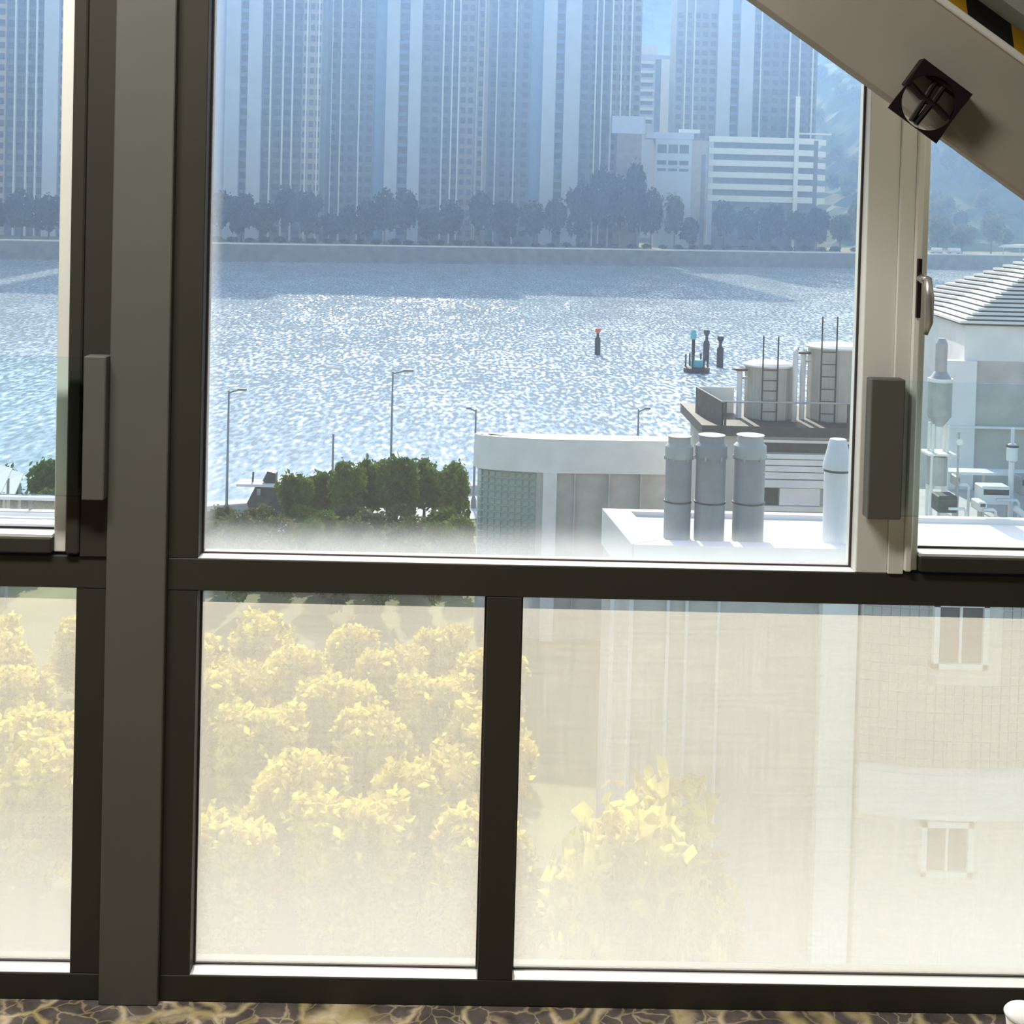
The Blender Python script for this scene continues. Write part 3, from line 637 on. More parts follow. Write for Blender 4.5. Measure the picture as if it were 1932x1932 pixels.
# ---- piles and beacon in the water
def pile(px, ytop, ybot, wpx, label, cap):
    b_ = onz(px, ybot, ZW); k = b_.y/F; H = (ybot-ytop)*k; r = wpx*k/2
    t_ = empty('mooring_pile', b_.to_tuple(), label, 'pile')
    MB().lathe([(r, -3), (r, H*0.55), (r*0.9, H*0.62), (r*0.45, H*0.68), (r*0.45, H*0.8)], b_, 12).build('shaft', 'pile', t_)
    MB().lathe([(r*0.45, H*0.8), (r*1.0, H*0.9), (r*0.9, H)], b_, 12).build('cap', cap, t_)
pile(1127, 619, 669, 11, 'lone dark mooring pile with a red cap standing in the water', 'red')
pile(1332, 622, 680, 12, 'dark mooring pile with a narrow neck right beside the beacon raft', 'pile')
pile(1358, 634, 693, 13, 'dark mooring pile with a narrow neck a little apart from the beacon raft', 'pile')
b_ = onz(1314, 702, ZW); k = b_.y/F
bf = empty('beacon_raft', b_.to_tuple(), 'dark round raft carrying a slim beacon with a teal lantern', 'beacon')
MB().lathe([(22*k, -0.3), (25*k, 0.1), (25*k, 0.55), (21*k, 0.7)], b_, 20).build('float', 'pile', bf)
MB().lathe([(12*k, 0.7), (12*k, 1.5), (10*k, 1.6)], b_, 12).build('housing', 'teal', bf)
for a_ in range(6):
    q = Vector((math.cos(a_*1.05)*21*k, math.sin(a_*1.05)*21*k, 0)); MB().tube([b_+q+Vector((0, 0, 0.6)), b_+q+Vector((0, 0, 2.3))], 0.12, 6).build('rail_post', 'pile', bf)
MB().tube([b_+Vector((-0.5, 0, 1.5)), b_+Vector((-0.5, 0, 62*k))], 3.2*k, 8).build('mast', 'bracket', bf)
MB().lathe([(3*k, 62*k), (6*k, 64*k), (6*k, 72*k), (3*k, 80*k)], b_+Vector((-0.5, 0, 0)), 10).build('lantern', 'teal', bf)

# ---- street lamps along the waterfront
def lamp(px, ytop, ybase, arm, label, Y=None, r=0.085):
    b_ = onz(px, ybase, ZR)-nrm*1.6 if Y is None else None
    if b_ is None: q = at(px, ytop, Y); b_ = Vector((q.x, Y, ZR))
    tp = at(px, ytop, b_.y); t_ = empty('street_lamp', (b_.x, b_.y, ZR), label, 'street lamp'); H = tp.z-ZR; x, y = b_.x, b_.y
    MB().tube([(x, y, ZR), (x, y, ZR+H)], [r, r*0.6], 8).build('pole', 'lamp', t_)
    MB().lathe([(r*2.2, 0), (r*2.0, 0.5), (r*1.1, 0.7)], (x, y, ZR), 10).build('base', 'lamp', t_)
    if arm:
        MB().tube([(x, y, ZR+H-0.15), (x+arm*0.6, y, ZR+H+0.05)], 0.05, 6).build('arm', 'lamp', t_)
        MB().box((x+arm*0.5, y-0.14, ZR+H), (x+arm, y+0.14, ZR+H+0.13)).build('lamp_head', 'lamp', t_, 0.02)
lamp(414, 736, 962, 1.0, 'tall grey street lamp by the seawall left of the dark kiosk')
lamp(717, 700, 952, 1.2, 'tallest street lamp rising through the dark green trees')
lamp(629, 818, None, 0.0, 'bare slim pole without a lamp behind the clipped trees', Y=77, r=0.09)
lamp(898, 772, None, -0.6, 'street lamp with an arm to the left behind the rounded building corner', Y=79)
lamp(1205, 772, None, 0.7, 'street lamp with an arm to the right beyond the flat grey roof', Y=80)

# ---- dark kiosk at the seawall
Y_ = 75.5; X = lambda p: at(p, 930, Y_).x; Z = lambda p: at(490, p, Y_).z
kz = empty('waterside_kiosk', (X(495), Y_, ZR), 'dark waterside kiosk with a thin white roof slab and a box on top', 'kiosk')
MB().prismy([(X(478), ZR), (X(545), ZR), (X(545), Z(917)), (X(482), Z(917)), (X(466), Z(950))], Y_, Y_+1.0).build('body', 'dark', kz)
MB().box((X(447), Y_-0.3, Z(917)), (X(545), Y_+1.1, Z(912))).build('roof_slab', 'roofw', kz)
MB().prismy([(X(500), Z(912)), (X(519), Z(912)), (X(519), Z(893)), (X(503), Z(890)), (X(494), Z(908))], Y_+0.1, Y_+0.8).build('roof_box', 'dark', kz)
MB().box((X(485), Y_-0.1, Z(934)), (X(492), Y_+0.1, Z(922))).build('window', 'block', kz)
MB().tube([(X(474), Y_+.4, Z(912)), (X(475), Y_+.4, Z(893))], 0.06, 6).build('vent', 'dark', kz)

# ---- trees and shrubs by the waterfront
XSHR = at(893, 980, 56.5).x-1.3               # planting stops short of the rounded building
DC = [crown_mesh('foliage', lumps(50+k, 2.1, 3.0, 12), 3000, 0.13, 60+k, 'ldark') for k in range(3)]
SC = [crown_mesh('foliage', lumps(70+k, 2.5, 3.2, 9), 1900, 0.14, 80+k, ('lshrub', 'lshrub', 'ldark')[k]) for k in range(3)]
DT = trunk_mesh(1.5, 0.09, 8, 0.4)
wtrees = [(556, 888, 71.4, 0, 1.05), (603, 889, 73.3, 1, 0.95), (656, 866, 71.5, 2, 1.05), (704, 862, 73.8, 0, 1.15), (752, 860, 72.0, 1, 1.2), (802, 862, 74.2, 2, 1.15), (860, 868, 72.4, 0, 1.05), (16, 880, 69.6, 1, 0.85), (86, 862, 71.2, 2, 0.95), (-52, 880, 68.6, 0, 0.9)]
for i, (px, ytop, Y_, k, sx) in enumerate(wtrees):
    tp = at(px, ytop, Y_); s = (tp.z-ZR)/3.05
    left = px < 120
    tree('waterfront_tree', DC[k], DT, (tp.x, Y_, ZR), s, sx/s, i*1.7, 'dark green bushy tree near the seawall below the casement' if left else 'dark green bushy tree in the row by the tallest street lamp', 'tree', 'waterfront trees below the casement' if left else 'dark waterfront trees')
i = 0
for row in range(6):                                   # staggered rows of dense planting
    Y_ = 69.3-row*2.35
    xa_, xb_ = at(372, 980, Y_).x, (at(905, 980, Y_).x if row < 4 else min(at(905, 980, Y_).x, XSHR+0.6)); nc_ = 6 if row < 4 else 5
    for c in range(nc_):
        if i >= 34: break
        x = xa_+(c+0.45+0.4*(row % 2))*(xb_-xa_)/(nc_+0.3); px = 966+x/Y_*F; ytop = 948+(69.3-Y_)*6.3+rnd.uniform(-7, 9)
        z = at(px, ytop, Y_).z; s = max(0.35, (z-ZR)/3.3)
        tree('waterfront_shrub', SC[i % 3], None, (x, Y_, ZR-0.1), s, (0.82 if row < 3 else 0.74)/s, i*0.9, ('olive brown', 'olive brown', 'dark green')[i % 3]+' shrub in the dense planting above the waterfront', 'shrub', 'shrubs above the waterfront'); i += 1
for i, (px, Y_) in enumerate(((-85, 66.0), (-40, 63.6), (5, 66.0), (50, 63.6), (92, 66.0))):
    tp = at(px, 905+(i % 2)*12, Y_); s = max(0.4, (tp.z-ZR)/3.3)
    tree('waterfront_shrub', SC[i % 3], None, (tp.x, Y_, ZR-0.1), s, 0.8/s, i*0.9, 'olive shrub beside the pale canopies below the casement', 'shrub', 'shrubs below the casement')
# near yellow-green trees below the window
def full_lumps(seed, w_, h_):
    q = random.Random(seed); L = [(0, 0, h_*0.5, w_*0.36, w_*0.36, h_*0.40)]
    for k in range(16):
        a_ = q.uniform(0, 6.28); d_ = q.uniform(0.18, 0.31)*w_
        L.append((math.cos(a_)*d_, math.sin(a_)*d_, q.uniform(0.18, 0.80)*h_, w_*q.uniform(0.14, 0.2), w_*q.uniform(0.14, 0.2), h_*q.uniform(0.12, 0.18)))
    return L
NC = [crown_mesh('foliage', full_lumps(90+k, 3.2, 4.0), 5600, 0.14, 95+k, 'lnear') for k in range(2)]
NT = trunk_mesh(2.0, 0.10, 9, 0.4)
n_ = 0
for row, (Y_, H_) in enumerate(((47.4, 3.3), (44.1, 3.6), (40.8, 3.8), (37.5, 4.0), (34.2, 4.1), (31.0, 4.2))):   # staggered rows, crowns touching
    for c in range(-4, 12):
        x = -1.3-3.25*c-1.62*(row % 2); px = 966+(x/Y_-math.tan(YAW))*F-24
        if not (-130 < px < 150 or 350 < px < 985) or (px < 200 and row > 4): continue
        tree('garden_tree', NC[n_ % 2], NT, (x, Y_, ZR), H_*rnd.uniform(0.95, 1.05)/4.0, 0.98, n_*2.1, 'sunlit yellow-green tree behind the film-covered pane '+('under the casement beside the post' if px < 200 else 'between the wide post and the narrow mullion' if px < 930 else 'beside the rounded building'), 'tree', 'yellow-green trees behind the film'); n_ += 1
tp = at(1225, 1445, 24.5); s = (tp.z-ZR)/4.0
tree('facade_tree', NC[0], NT, (tp.x, 24.5, ZR), s, 1.3/s, 0.4, 'slim yellow-green tree growing against the grey facade', 'tree')

# ---- building with rounded corner and glass blocks
zt = at(1050, 834, 55).z; zb_ = at(1050, 893, 55).z; XX = lambda p, y_: at(p, 860, y_).x
plan = [(XX(899, 56.9), 56.9), (XX(894, 56.5), 56.5), (XX(895, 56.1), 56.1), (XX(902, 55.75), 55.75), (XX(922, 55.5), 55.5), (XX(955, 55.3), 55.3), (XX(1000, 55.12), 55.12), (XX(1050, 55.0), 55.0), (XX(1330, 55.3), 55.3), (XX(1330, 57.0), 57.0)]
def inset(pl, d):
    cx = sum(p[0] for p in pl)/len(pl); cy = 56.3
    return [(cx+(x-cx)*(1-d/abs(x-cx) if abs(x-cx) > d else 1), y+(d if y < cy else -d)) for x, y in pl]
rb = empty('rounded_building', (XX(1100, 58), 58, ZR), 'grey building with a rounded corner, deep pale parapet and glass block wall', 'building')
MB().prism(plan, zb_, zt).build('parapet', 'conc', rb)
MB().prism(inset(plan, 0.5), zt, zt+0.02).build('roof_surface', 'roofw', rb)
co = MB()
for i in range(len(plan)-1):
    A, B = Vector((*plan[i], 0)), Vector((*plan[i+1], 0)); n_ = Vector((-(B-A).y, (B-A).x, 0)).normalized()*0.28
    if i > 1: co.prism([(A.x, A.y), (B.x, B.y), ((B+n_).x, (B+n_).y), ((A+n_).x, (A+n_).y)], zt, zt+0.10)
co.build('coping', 'roofw', rb)
wall = inset(plan, 0.18)
MB().prism(wall, ZR, zb_).build('lower_wall', 'concd', rb)
pr = [(XX(1026, 54.95), 54.95), (XX(1052, 54.95), 54.95), (XX(1052, 55.5), 55.5), (XX(1026, 55.5), 55.5)]
MB().prism(pr, ZR, zb_).build('pier', 'conc', rb)
gb = MB().box((-0.125, -0.06, -0.125), (0.125, 0.06, 0.125)).mesh('glass_block', 0.02); gb.materials.append(MAT['block'])
path = [Vector((*p, 0)) for p in wall[2:8]]; seg = [(path[i+1]-path[i]).length for i in range(5)]; tot = sum(seg)
nb = 9
for c in range(nb):
    d = (c+0.5)*0.292+(tot-0.62-nb*0.292); i = 0
    while d > seg[i] and i < 4: d -= seg[i]; i += 1
    p = path[i]+(path[i+1]-path[i]).normalized()*d; dr = (path[i+1]-path[i]); ang = math.atan2(dr.y, dr.x)
    for r_ in range(16):
        o = link('glass_block', gb, None, rb, loc=(p.x, p.y, zb_-0.2-r_*0.292)); o.rotation_euler = (0, 0, ang)
for px in (1085, 1150, 1210):
    q = at(px, 900, 55.0); MB().box((q.x-0.03, 55.0, ZR), (q.x+0.03, 55.4, zb_)).build('joint_strip', 'concd', rb)

# ---- tank house with bands, slab, railing
Y_ = 47.0; X = lambda p: at(p, 800, Y_).x; Z = lambda p: at(1470, p, Y_).z
th = empty('tank_house', (X(1470), Y_, ZR), 'banded grey plant house whose roof slab carries two water tanks', 'building')
MB().box((X(1322), Y_-0.3, Z(822)), (X(1640), Y_+5, Z(803))).build('roof_slab', 'dark', th)
MB().box((X(1340), Y_, ZR), (X(1640), Y_+4.5, Z(822))).build('body', 'concd', th)
for (ya, yb2, mt, off) in ((829, 834, 'roofw', .12), (836, 853, 'dark', .05), (855, 864, 'conc', .18), (866, 876, 'conc', .14), (878, 888, 'conc', .18), (890, 902, 'conc', .14), (904, 918, 'conc', .20), (953, 962, 'roofw', .22)):
    MB().box((X(1420), Y_-off, Z(yb2)), (X(1640), Y_, Z(ya))).build('cladding_band', mt, th)
MB().box((X(1442), Y_-0.05, Z(952)), (X(1472), Y_+0.05, Z(920))).build('dark_opening', 'dark', th)
MB().box((X(1474), Y_-0.10, Z(952)), (X(1550), Y_+0.05, Z(920))).build('pale_panel', 'conc', th)
rl = empty('roof_railing', (X(1470), Y_-0.2, Z(803)), 'thin steel railing with a dark end screen around the water tanks', 'railing')
MB().tube([(X(1359), Y_-0.2, Z(759)), (X(1628), Y_-0.2, Z(757))], 0.035, 8).build('top_rail', 'steel', rl)
for px in (1366, 1597): MB().box((X(px)-0.04, Y_-0.24, Z(803)), (X(px)+0.04, Y_-0.16, Z(759))).build('post', 'dark', rl)
MB().poly([(X(1333), Y_+2.6, Z(803)), (X(1359), Y_-0.2, Z(803)), (X(1359), Y_-0.2, Z(759)), (X(1333), Y_+2.6, Z(752)), (X(1333)+.08, Y_+2.65, Z(803)), (X(1359)+.08, Y_-0.15, Z(803)), (X(1359)+.08, Y_-0.15, Z(759)), (X(1333)+.08, Y_+2.65, Z(752))],
          [(0,1,2,3),(7,6,5,4),(0,4,5,1),(1,5,6,2),(2,6,7,3),(3,7,4,0)]).build('end_screen', 'dark', rl)
MB().box((X(1338), Y_+2.7, Z(803)), (X(1410), Y_+2.8, Z(752))).build('back_screen', 'roofw', rl)
def water_tank(pl, pr, ytop, lx0, lx1, ly, rungs, label):
    Yt = Y_+1.9; X_ = lambda p: at(p, 740, Yt).x; Zt = lambda p: at((pl+pr)/2, p, Yt).z
    r = (X_(pr)-X_(pl))/2; cx = (X_(pr)+X_(pl))/2; z0 = Z(803); H = Zt(ytop)-z0
    t_ = empty('water_tank', (cx, Yt, z0), label, 'water tank')
    MB().lathe([(r*0.98, 0), (r, 0.05), (r, H)], (cx, Yt, z0), 40).build('shell', 'tank', t_)
    MB().lathe([(r*1.09, H), (r*1.10, H+0.06), (r*0.9, H+0.14), (r*0.3, H+0.2)], (cx, Yt, z0), 40).build('lid', 'roofw', t_)
    for k in range(10):
        a_ = -math.pi/2+(k-4.5)*0.36; MB().box((-0.02, -0.02, 0), (0.02, 0.02, H)).build('rib', 'tank', t_).location = (cx+math.cos(a_)*r, Yt+math.sin(a_)*r, z0)
    yl = Yt-r-0.12; lad = None
    xa, xb = at(lx0, 740, yl).x, at(lx1, 740, yl).x; zl = at(lx0, ly, yl).z
    lad = MB().tube([(xa, yl, z0), (xa, yl, zl)], 0.03, 6).tube([(xb, yl, z0), (xb, yl, zl)], 0.03, 6).build('ladder', 'dark', t_)
    for k in range(rungs):
        z = z0+0.35+k*(H-0.4)/max(1, rungs-1); g = MB().tube([(xa, yl, z), (xb, yl, z)], 0.02, 6).build('rung', 'dark', t_)
    xv = X_(pl)-0.28; zv = z0+H*0.92
    MB().tube([(xv, Yt-0.3, z0), (xv, Yt-0.3, zv)], 0.10, 10).build('vent_pipe', 'roofw', t_)
    MB().lathe([(0.30, 0), (0.26, 0.07), (0.04, 0.13)], (xv, Yt-0.3, zv), 16).build('vent_cowl', 'dark', t_)
    MB().box((X_(pl)-0.2, Yt-0.35, zv-0.32), (X_(pl)+0.1, Yt-0.25, zv-0.24)).build('inlet', 'steel', t_)
    return t_
water_tank(1406, 1494, 690, 1438, 1466, 634, 5, 'shorter beige water tank with ladder and pale lid')
water_tank(1524, 1632, 656, 1548, 1576, 597, 6, 'taller beige water tank with ladder and pale lid')
q = at(1499, 740, Y_+1.0); dp = MB().tube([(q.x, Y_+1.0, Z(803)), (q.x, Y_+1.0, Z(668)), (q.x+0.1, Y_+1.3, Z(664))], 0.10, 10).build('down_pipe', 'roofw', smooth=True)
prop(dp, 'white vertical pipe standing between the two water tanks', 'pipe')

# ---- near building: roof with vents, parapet, facade
YN0, YN1 = 30.0, 33.4
zr = at(1195, 1025, YN0).z; xl0 = at(1195, 1025, YN0).x; xl1 = at(1140, 957, YN1).x; xr = at(2250, 1025, YN0).x
nbd = empty('near_building', (xl0+3, YN0+1.5, ZR), 'near building with a sunlit white roof parapet and tiled facade', 'building')
planN = [(xl0, YN0), (xr, YN0), (xr, YN1), (xl1, YN1)]
MB().prism(planN, ZR, zr-0.18).build('body', 'concd', nbd)
MB().prism([(xl0, YN0-0.12), (xr, YN0-0.12), (xr, YN0+0.35), (xl0+0.15, YN0+0.35)], zr-0.9, zr).build('front_parapet', 'conc', nbd)
MB().prism([(xl0-0.05, YN0-0.12), (xl0+0.60, YN0+0.35), (xl1+0.62, YN1), (xl1-0.05, YN1)], zr-0.9, zr+0.012).build('side_parapet', 'roofw', nbd)
MB().prism([(xl1, YN1-0.25), (xr, YN1-0.25), (xr, YN1+0.02), (xl1, YN1+0.02)], zr-0.9, zr+0.008).build('back_parapet', 'roofw', nbd)
MB().prism([(xl0+0.2, YN0+0.3), (xr, YN0+0.3), (xr, YN1-0.2), (xl1+0.3, YN1-0.2)], zr-0.2, zr-0.10).build('roof_surface', 'roofw', nbd)
XF = lambda p, y_=YN0: at(p, 1300, y_).x; ZF = lambda p, px=1600: at(px, p, YN0).z
MB().box((XF(1540), YN0-0.35, ZR), (XF(1606), YN0, zr-0.9)).build('column', 'conc', nbd)
for px, wd in ((1150, .05), (1186, .05), (1255, .04), (1290, .04), (1350, .035)):
    MB().tube([(XF(px), YN0-0.12, ZR), (XF(px), YN0-0.12, zr-0.9)], wd, 8).build('drain_pipe', 'pipew', nbd)
# curved tiled bay
cxm, rad = XF(1800), 4.6
def bay(a_): return (cxm+rad*math.sin(a_), YN0-0.25+rad*(1-math.cos(a_))*0.55-0.62)
A0 = math.asin((XF(1612)-cxm)/rad); A1 = -A0*1.6
arc = [bay(A0+(A1-A0)*i/20) for i in range(21)]
def bayslab(z0, z1, out):
    return MB().prism([(x, y-out) for x, y in arc]+[(arc[-1][0], YN0+0.01), (arc[0][0], YN0+0.01)], z0, z1)
zA, zB, zC = zr-0.9, ZF(1432, 1780), ZF(1512, 1780)
bayslab(zB, zA, 0.0).build('bay_wall', 'grout', nbd)
bayslab(zC, zB, 0.12).build('bay_band', 'conc', nbd)
bayslab(ZR, zC, 0.0).build('bay_wall', 'grout', nbd)
ts = 17.5/F*YN0
tm_ = MB().box((-ts*0.44, -0.02, -ts*0.44), (ts*0.44, 0.02, ts*0.44)).mesh('tile'); tm_.materials.append(MAT['tile'])
ntile = 0
wins = [(1757, 1860, 1100, 1235), (1747, 1845, 1515, 1615)]
for i in range(19):
    a_ = A0+(i+0.5)*ts/rad
    if a_ > A1: break
    x, y = bay(a_); x2, y2 = bay(a_+0.01); ang = math.atan2(y2-y, x2-x)
    for j in range(24):
        z = zA-ts*(j+0.5)-0.02
        if zB+ts*0.4 > z > zC-ts*0.5: continue
        if ntile >= 300: continue
        pxa = 1612+(i+0.5)*17.5; pya = 1090+(zA-z)/ (YN0/F)
        if any(w_[0]-10 < pxa < w_[1]+10 and w_[2]-10 < pya < w_[3]+12 for w_ in wins): continue
        o = link('tile', tm_, None, nbd, loc=(x, y-0.01, z)); o.rotation_euler = (0, 0, ang); ntile += 1
for (p0, p1, ya, yb2) in wins:
    ym = bay(0)[1]-0.06; x0, x1, z0, z1 = XF(p0, ym), XF(p1, ym), ZF(yb2, 1800), min(ZF(ya, 1800), zA)
    fw = 0.12; fr = MB().box((x0, ym-0.08, z0), (x1, ym+0.3, z0+fw)).box((x0, ym-0.08, z0), (x0+fw, ym+0.3, z1)).box((x1-fw, ym-0.08, z0), (x1, ym+0.3, z1)).box((x0, ym-0.08, z1-fw), (x1, ym+0.3, z1)).box(((x0+x1)/2-.03, ym-0.02, z0), ((x0+x1)/2+.03, ym+0.3, z1))
    wf = fr.build('window_frame', 'roofw', nbd); MB().box((x0+fw, ym+0.02, z0+fw), (x1-fw, ym+0.1, z1-fw)).build('window_pane', 'fwin', wf)

# ---- roof vents
def vent(pl, pr, ytop, ybot, Yv, style, label):
    cx = at((pl+pr)/2, ybot, Yv).x; r = (pr-pl)/2/F*Yv; z0 = zr-0.12; H = at((pl+pr)/2, ytop, Yv).z-z0
    t_ = empty('roof_vent', (cx, Yv, z0), label, 'roof vent')
    if style == 'cone':
        MB().lathe([(r*0.92, 0), (r*0.92, H*0.70)], (cx, Yv, z0), 28).build('pipe', 'pipew', t_, smooth=False)
        MB().lathe([(r*1.06, H*0.715), (r*1.06, H*0.75), (r*0.66, H*0.97), (r*0.58, H)], (cx, Yv, z0), 28).build('cowl', 'pipew', t_)
        MB().lathe([(r*0.97, H*0.69), (r*0.97, H*0.715)], (cx, Yv, z0), 28).build('collar', 'dark', t_)
        return
    MB().lathe([(r*0.96, 0), (r*0.96, H*0.36)], (cx, Yv, z0), 32).build('lower_pipe', 'pipe', t_)
    MB().lathe([(r*1.0, H*0.36), (r*1.0, H*0.375)], (cx, Yv, z0), 32).build('flange', 'dark', t_)
    MB().lathe([(r*0.94, H*0.375), (r*0.94, H*0.79)], (cx, Yv, z0), 32).build('upper_pipe', 'pipe', t_)
    MB().lathe([(r*1.0, H*0.79), (r*1.0, H*0.90), (r*0.80, H*0.93), (r*0.80, H*0.985), (r*0.86, H)], (cx, Yv, z0), 32).build('hood', 'pipe' if style == 'dark' else 'hood', t_)
    for k in range(6): a_ = k*1.047; MB().box((cx+math.cos(a_)*r-0.02, Yv+math.sin(a_)*r-0.02, z0+H*0.77), (cx+math.cos(a_)*r+0.02, Yv+math.sin(a_)*r+0.02, z0+H*0.81)).build('bolt', 'steel', t_)
vent(1250, 1303, 822, 1015, 31.0, 'pale', 'tall grey roof vent pipe with a pale hood on the white parapet roof')
vent(1307, 1367, 820, 1018, 30.9, 'dark', 'thick dark grey roof vent pipe between two paler-hooded vents')
vent(1379, 1441, 820, 1018, 30.9, 'pale', 'thick grey roof vent pipe with pale hood nearest the white cone vent')
vent(1549, 1601, 828, 1022, 30.9, 'cone', 'white roof vent pipe with a cone-shaped cowl')

# ---- pavilion with stepped roof (right casement)
YP = 41.0; X = lambda p: at(p, 620, YP).x; Z = lambda p: at(1850, p, YP).z
pv = empty('stepped_pavilion', (X(1990), 45.2, ZR), 'pale concrete pavilion with a stepped pyramid roof', 'building')
ca, cl = at(1812, 613, YP), at(1753, 592, 45.2)
zE = ca.z; xa, xl_ = ca.x, cl.x; xb = xa+10.0; yk = 49.4
eave = [(xl_, 45.2), (xa, YP), (xb, YP), (xb+(xa-xl_), 45.2), (xb, yk), (xa, yk)]
cxr, cyr = (xa+xb)/2, 45.2
def ring(k): return [((x-cxr)*k+cxr, (y-cyr)*k+cyr) for x, y in eave]
MB().prism(ring(0.955), ZR, zE-0.02).build('body', 'conc', pv)
nl = 18; hstep = 2.35/19
for k in range(nl):
    f_ = 1-k/(nl+1.0)
    MB().prism(ring(f_), zE+k*hstep+hstep*0.42, zE+(k+1)*hstep).build('roof_step', 'roofw', pv)
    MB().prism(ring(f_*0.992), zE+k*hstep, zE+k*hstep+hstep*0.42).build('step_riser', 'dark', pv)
MB().box((X(1846), YP+0.18, Z(980)), (X(1990), YP+0.3, Z(682))).build('wall_panel', 'concd', pv)
MB().box((X(1789), YP+0.0, Z(980)), (X(1846), YP+0.4, Z(682))).build('pilaster', 'conc', pv)
MB().box((X(1780), YP-0.08, Z(808)), (X(1990), YP+0.1, Z(804))).build('ledge', 'conc', pv)
# plant clutter in front of the pavilion, standing on the near roof's rear deck
YC = 37.0; X = lambda p: at(p, 900, YC).x; Z = lambda p: at(1850, p, YC).z
zd = Z(976)
dk = empty('plant_deck', (X(1840), YC, ZR), 'flat concrete plant deck in front of the stepped pavilion', 'roof deck')
MB().box((X(1650), YN1+0.05, ZR), (X(2150), YP-0.3, zd)).build('deck_body', 'concd', dk)
MB().box((X(1650), YN1+0.05, zd), (X(2150), YN1+0.35, zd+0.10)).build('deck_kerb', 'roofw', dk)
pt = empty('process_vessel', (X(1766), YC, zd), 'upright steel vessel on legs with narrow neck beside the pavilion', 'vessel')
r = (X(1788)-X(1744))/2; cx = X(1768)
MB().lathe([(r*0.35, 0), (r, 0.3), (r, Z(722)-Z(806)), (r*0.9, Z(716)-Z(806)), (r*0.5, Z(702)-Z(806)), (r*0.5, Z(650)-Z(806)), (r*0.3, Z(640)-Z(806))], (cx, YC, Z(806)), 28).build('shell', 'steel', pt)
MB().lathe([(r*1.05, 0), (r*1.05, 0.1)], (cx, YC, Z(722)), 28).build('flange', 'roofw', pt)
for a_ in (0.6, 2.5, 3.8, 5.6): MB().tube([(cx+math.cos(a_)*r*0.8, YC+math.sin(a_)*r*0.8, zd), (cx+math.cos(a_)*r*0.8, YC+math.sin(a_)*r*0.8, Z(800))], 0.05, 8).build('leg', 'roofw', pt)
MB().box((cx-r*1.2, YC-r*1.2, Z(858)), (cx+r*1.2, YC+r*1.2, Z(854))).build('shelf', 'roofw', pt)
MB().lathe([(r*0.9, 0), (r*0.9, Z(862)-Z(915)), (r*0.5, Z(858)-Z(915))], (cx, YC, Z(915)), 24).build('lower_drum', 'steel', pt)
ga = empty('pressure_gauge', (X(1787), YC-0.8, Z(825)), 'small round white gauge on a thin stand beside the vessel', 'gauge')
MB().tube([(X(1787), YC-0.8, zd), (X(1787), YC-0.8, Z(808))], 0.03, 8).build('stand', 'steel', ga)
MB().tube([(X(1787), YC-0.9, Z(825)), (X(1787), YC-0.8, Z(825))], 0.09, 16).build('dial', 'roofw', ga)
vv = empty('valve_pipe', (X(1908), YC, zd), 'upright pale pipe with a jacketed valve against the pavilion wall', 'pipe')
MB().tube([(X(1908), YC, zd), (X(1908), YC, Z(870))], 0.08, 10).build('lower_pipe', 'pipew', vv)
MB().lathe([(0.14, 0), (0.15, 0.05), (0.15, Z(840)-Z(868)), (0.10, Z(836)-Z(868))], (X(1908), YC, Z(868)), 16).build('jacket', 'pipew', vv)
MB().lathe([(0.17, 0), (0.17, 0.06)], (X(1908), YC, Z(842)), 16).build('clamp', 'dark', vv)
MB().tube([(X(1908), YC, Z(840)), (X(1908), YC, Z(806))], 0.05, 10).build('upper_pipe', 'pipew', vv)
def unit(px0, px1, y0, y1, Yu, mat, label, nm='plant_unit'):
    t_ = empty(nm, (X((px0+px1)/2), Yu, zd), label, 'machine')
    x0, x1 = at(px0, y1, Yu).x, at(px1, y1, Yu).x; z1 = at(px0, y0, Yu).z; z0 = max(zd, at(px0, y1, Yu).z)
    if z0 > zd+0.02:
        for q in (x0+0.06, x1-0.06): MB().box((q-0.03, Yu+0.1, zd), (q+0.03, Yu+0.16, z0)).build('leg', 'steel', t_)
    MB().box((x0, Yu, z0), (x1, Yu+0.6, z1)).build('casing', mat, t_, 0.03)
    MB().box((x0+0.05, Yu-0.02, z0+(z1-z0)*0.55), (x1-0.05, Yu+0.01, z0+(z1-z0)*0.85)).build('grille', 'dark', t_)
    MB().tube([((x0+x1)/2, Yu-0.05, z0+(z1-z0)*0.3), (x1+0.16, Yu-0.05, z0+(z1-z0)*0.3), (x1+0.22, Yu-0.05, z0+(z1-z0)*0.12), (x1+0.22, Yu-0.05, zd)], 0.04, 8).build('hose', 'pipew', t_)
unit(1770, 1806, 936, 968, 35.2, 'dark', 'low dark pump casing at the foot of the vessel')
unit(1806, 1812, 900, 920, 36.9, 'steel', 'small steel switch box beside the pump')
unit(1852, 1906, 918, 952, 36.4, 'pipew', 'wide pale machine casing before the pavilion wall')
unit(1846, 1862, 948, 966, 35.6, 'roofw', 'small white machine block in front of the wide casing')
unit(1925, 1970, 900, 935, 36.8, 'pipe', 'dark grey duct housing beside the wide pale casing')
tb = empty('work_bench', (X(1850), YC+0.6, zd), 'long narrow steel bench along the pavilion wall', 'bench')
MB().box((X(1790), YC+0.5, Z(903)), (X(1960), YC+1.1, Z(898))).build('top', 'pipew', tb)
for px in (1795, 1870, 1955): MB().box((X(px)-0.03, YC+0.55, zd), (X(px)+0.03, YC+0.62, Z(903))).build('leg', 'steel', tb)
hs = MB().tube([at(1914, 958, 36), at(1925, 966, 36), at(1945, 985, 36)], 0.09, 10).build('white_hose', 'roofw', smooth=True); prop(hs, 'thick white hose bent over the deck edge', 'hose')
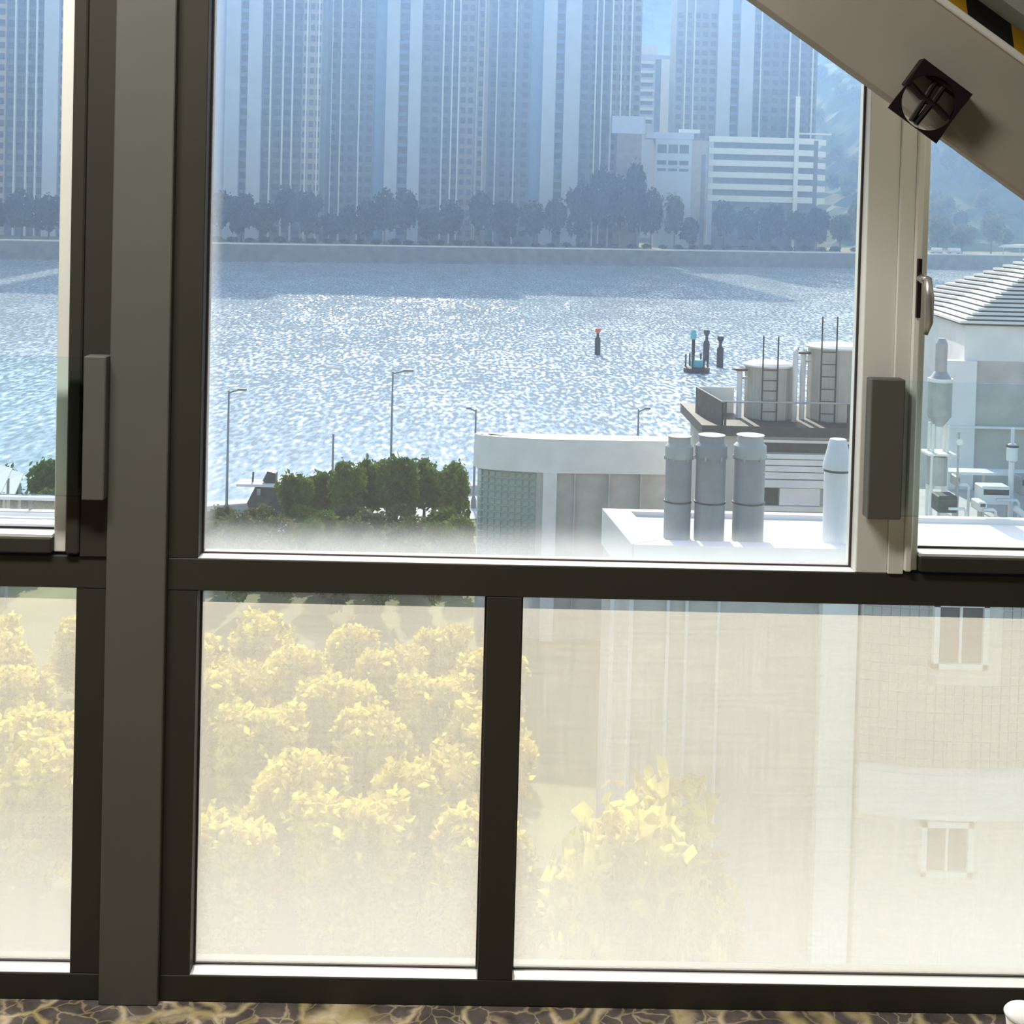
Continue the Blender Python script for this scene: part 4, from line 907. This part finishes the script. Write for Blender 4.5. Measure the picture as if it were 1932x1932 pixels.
# ---- pale terrace roof below the left casement
YTR = 34.0; X = lambda p: at(p, 960, YTR).x; Z = lambda p: at(40, p, YTR).z
tr_ = empty('terrace_roof', (X(20), YTR, ZR), 'white terrace roof with thin rails below the casement beside the post', 'roof terrace')
zt_ = Z(962)
for px in (-380, -180, 268):
    for yy in (YTR-3.2, YTR-0.3): MB().box((X(px)-0.15, yy-0.15, ZR), (X(px)+0.15, yy+0.15, zt_-0.15)).build('column', 'conc', tr_)
MB().box((X(-420), YTR-3.5, zt_-0.15), (X(285), YTR+0.1, zt_)).build('roof_slab', 'roofw', tr_)
MB().box((X(-420), YTR-0.1, Z(942)), (X(190), YTR+0.1, Z(936))).build('top_rail', 'roofw', tr_)
for px in (-120, 57, 170): MB().prismy([(X(px-4), Z(942)), (X(px+6), Z(942)), (X(px+2), Z(952)), (X(px+2), zt_), (X(px-2), zt_), (X(px-2), Z(952))], YTR-0.04, YTR+0.04).build('rail_bracket', 'dark', tr_)
for yy in (966, 978, 990):
    q = onz(40, yy, zt_); MB().box((X(-420), q.y-0.04, zt_), (X(190), q.y+0.04, zt_+0.03)).build('roof_batten', 'steel', tr_)
for i, (p0, p1, ya) in enumerate(((-40, 22, 884), (-10, 44, 894))):
    Yc = 57+i*3.6; x0, x1, z1 = at(p0, ya, Yc).x, at(p1, ya, Yc).x, at(p0, ya, Yc).z
    c_ = empty('garden_canopy', ((x0+x1)/2, Yc, ZR), ['larger', 'smaller'][i]+' white sloping canopy among the shrubs below the casement', 'canopy')
    MB().poly([(x0, Yc-1.2, z1-0.5), (x1, Yc-1.2, z1-0.75), (x1-0.4, Yc+1.2, z1-0.2), (x0+0.2, Yc+1.2, z1), (x0, Yc-1.2, z1-0.58), (x1, Yc-1.2, z1-0.83), (x1-0.4, Yc+1.2, z1-0.28), (x0+0.2, Yc+1.2, z1-0.08)],
              [(0,1,2,3),(7,6,5,4),(0,4,5,1),(1,5,6,2),(2,6,7,3),(3,7,4,0)]).build('roof', 'roofw', c_)
    for xx in (x0+0.3, x1-0.5):
        for yo in (-1.0, 1.0): MB().tube([(xx, Yc+yo, ZR), (xx, Yc+yo, z1-0.6)], 0.06, 6).build('post', 'steel', c_)
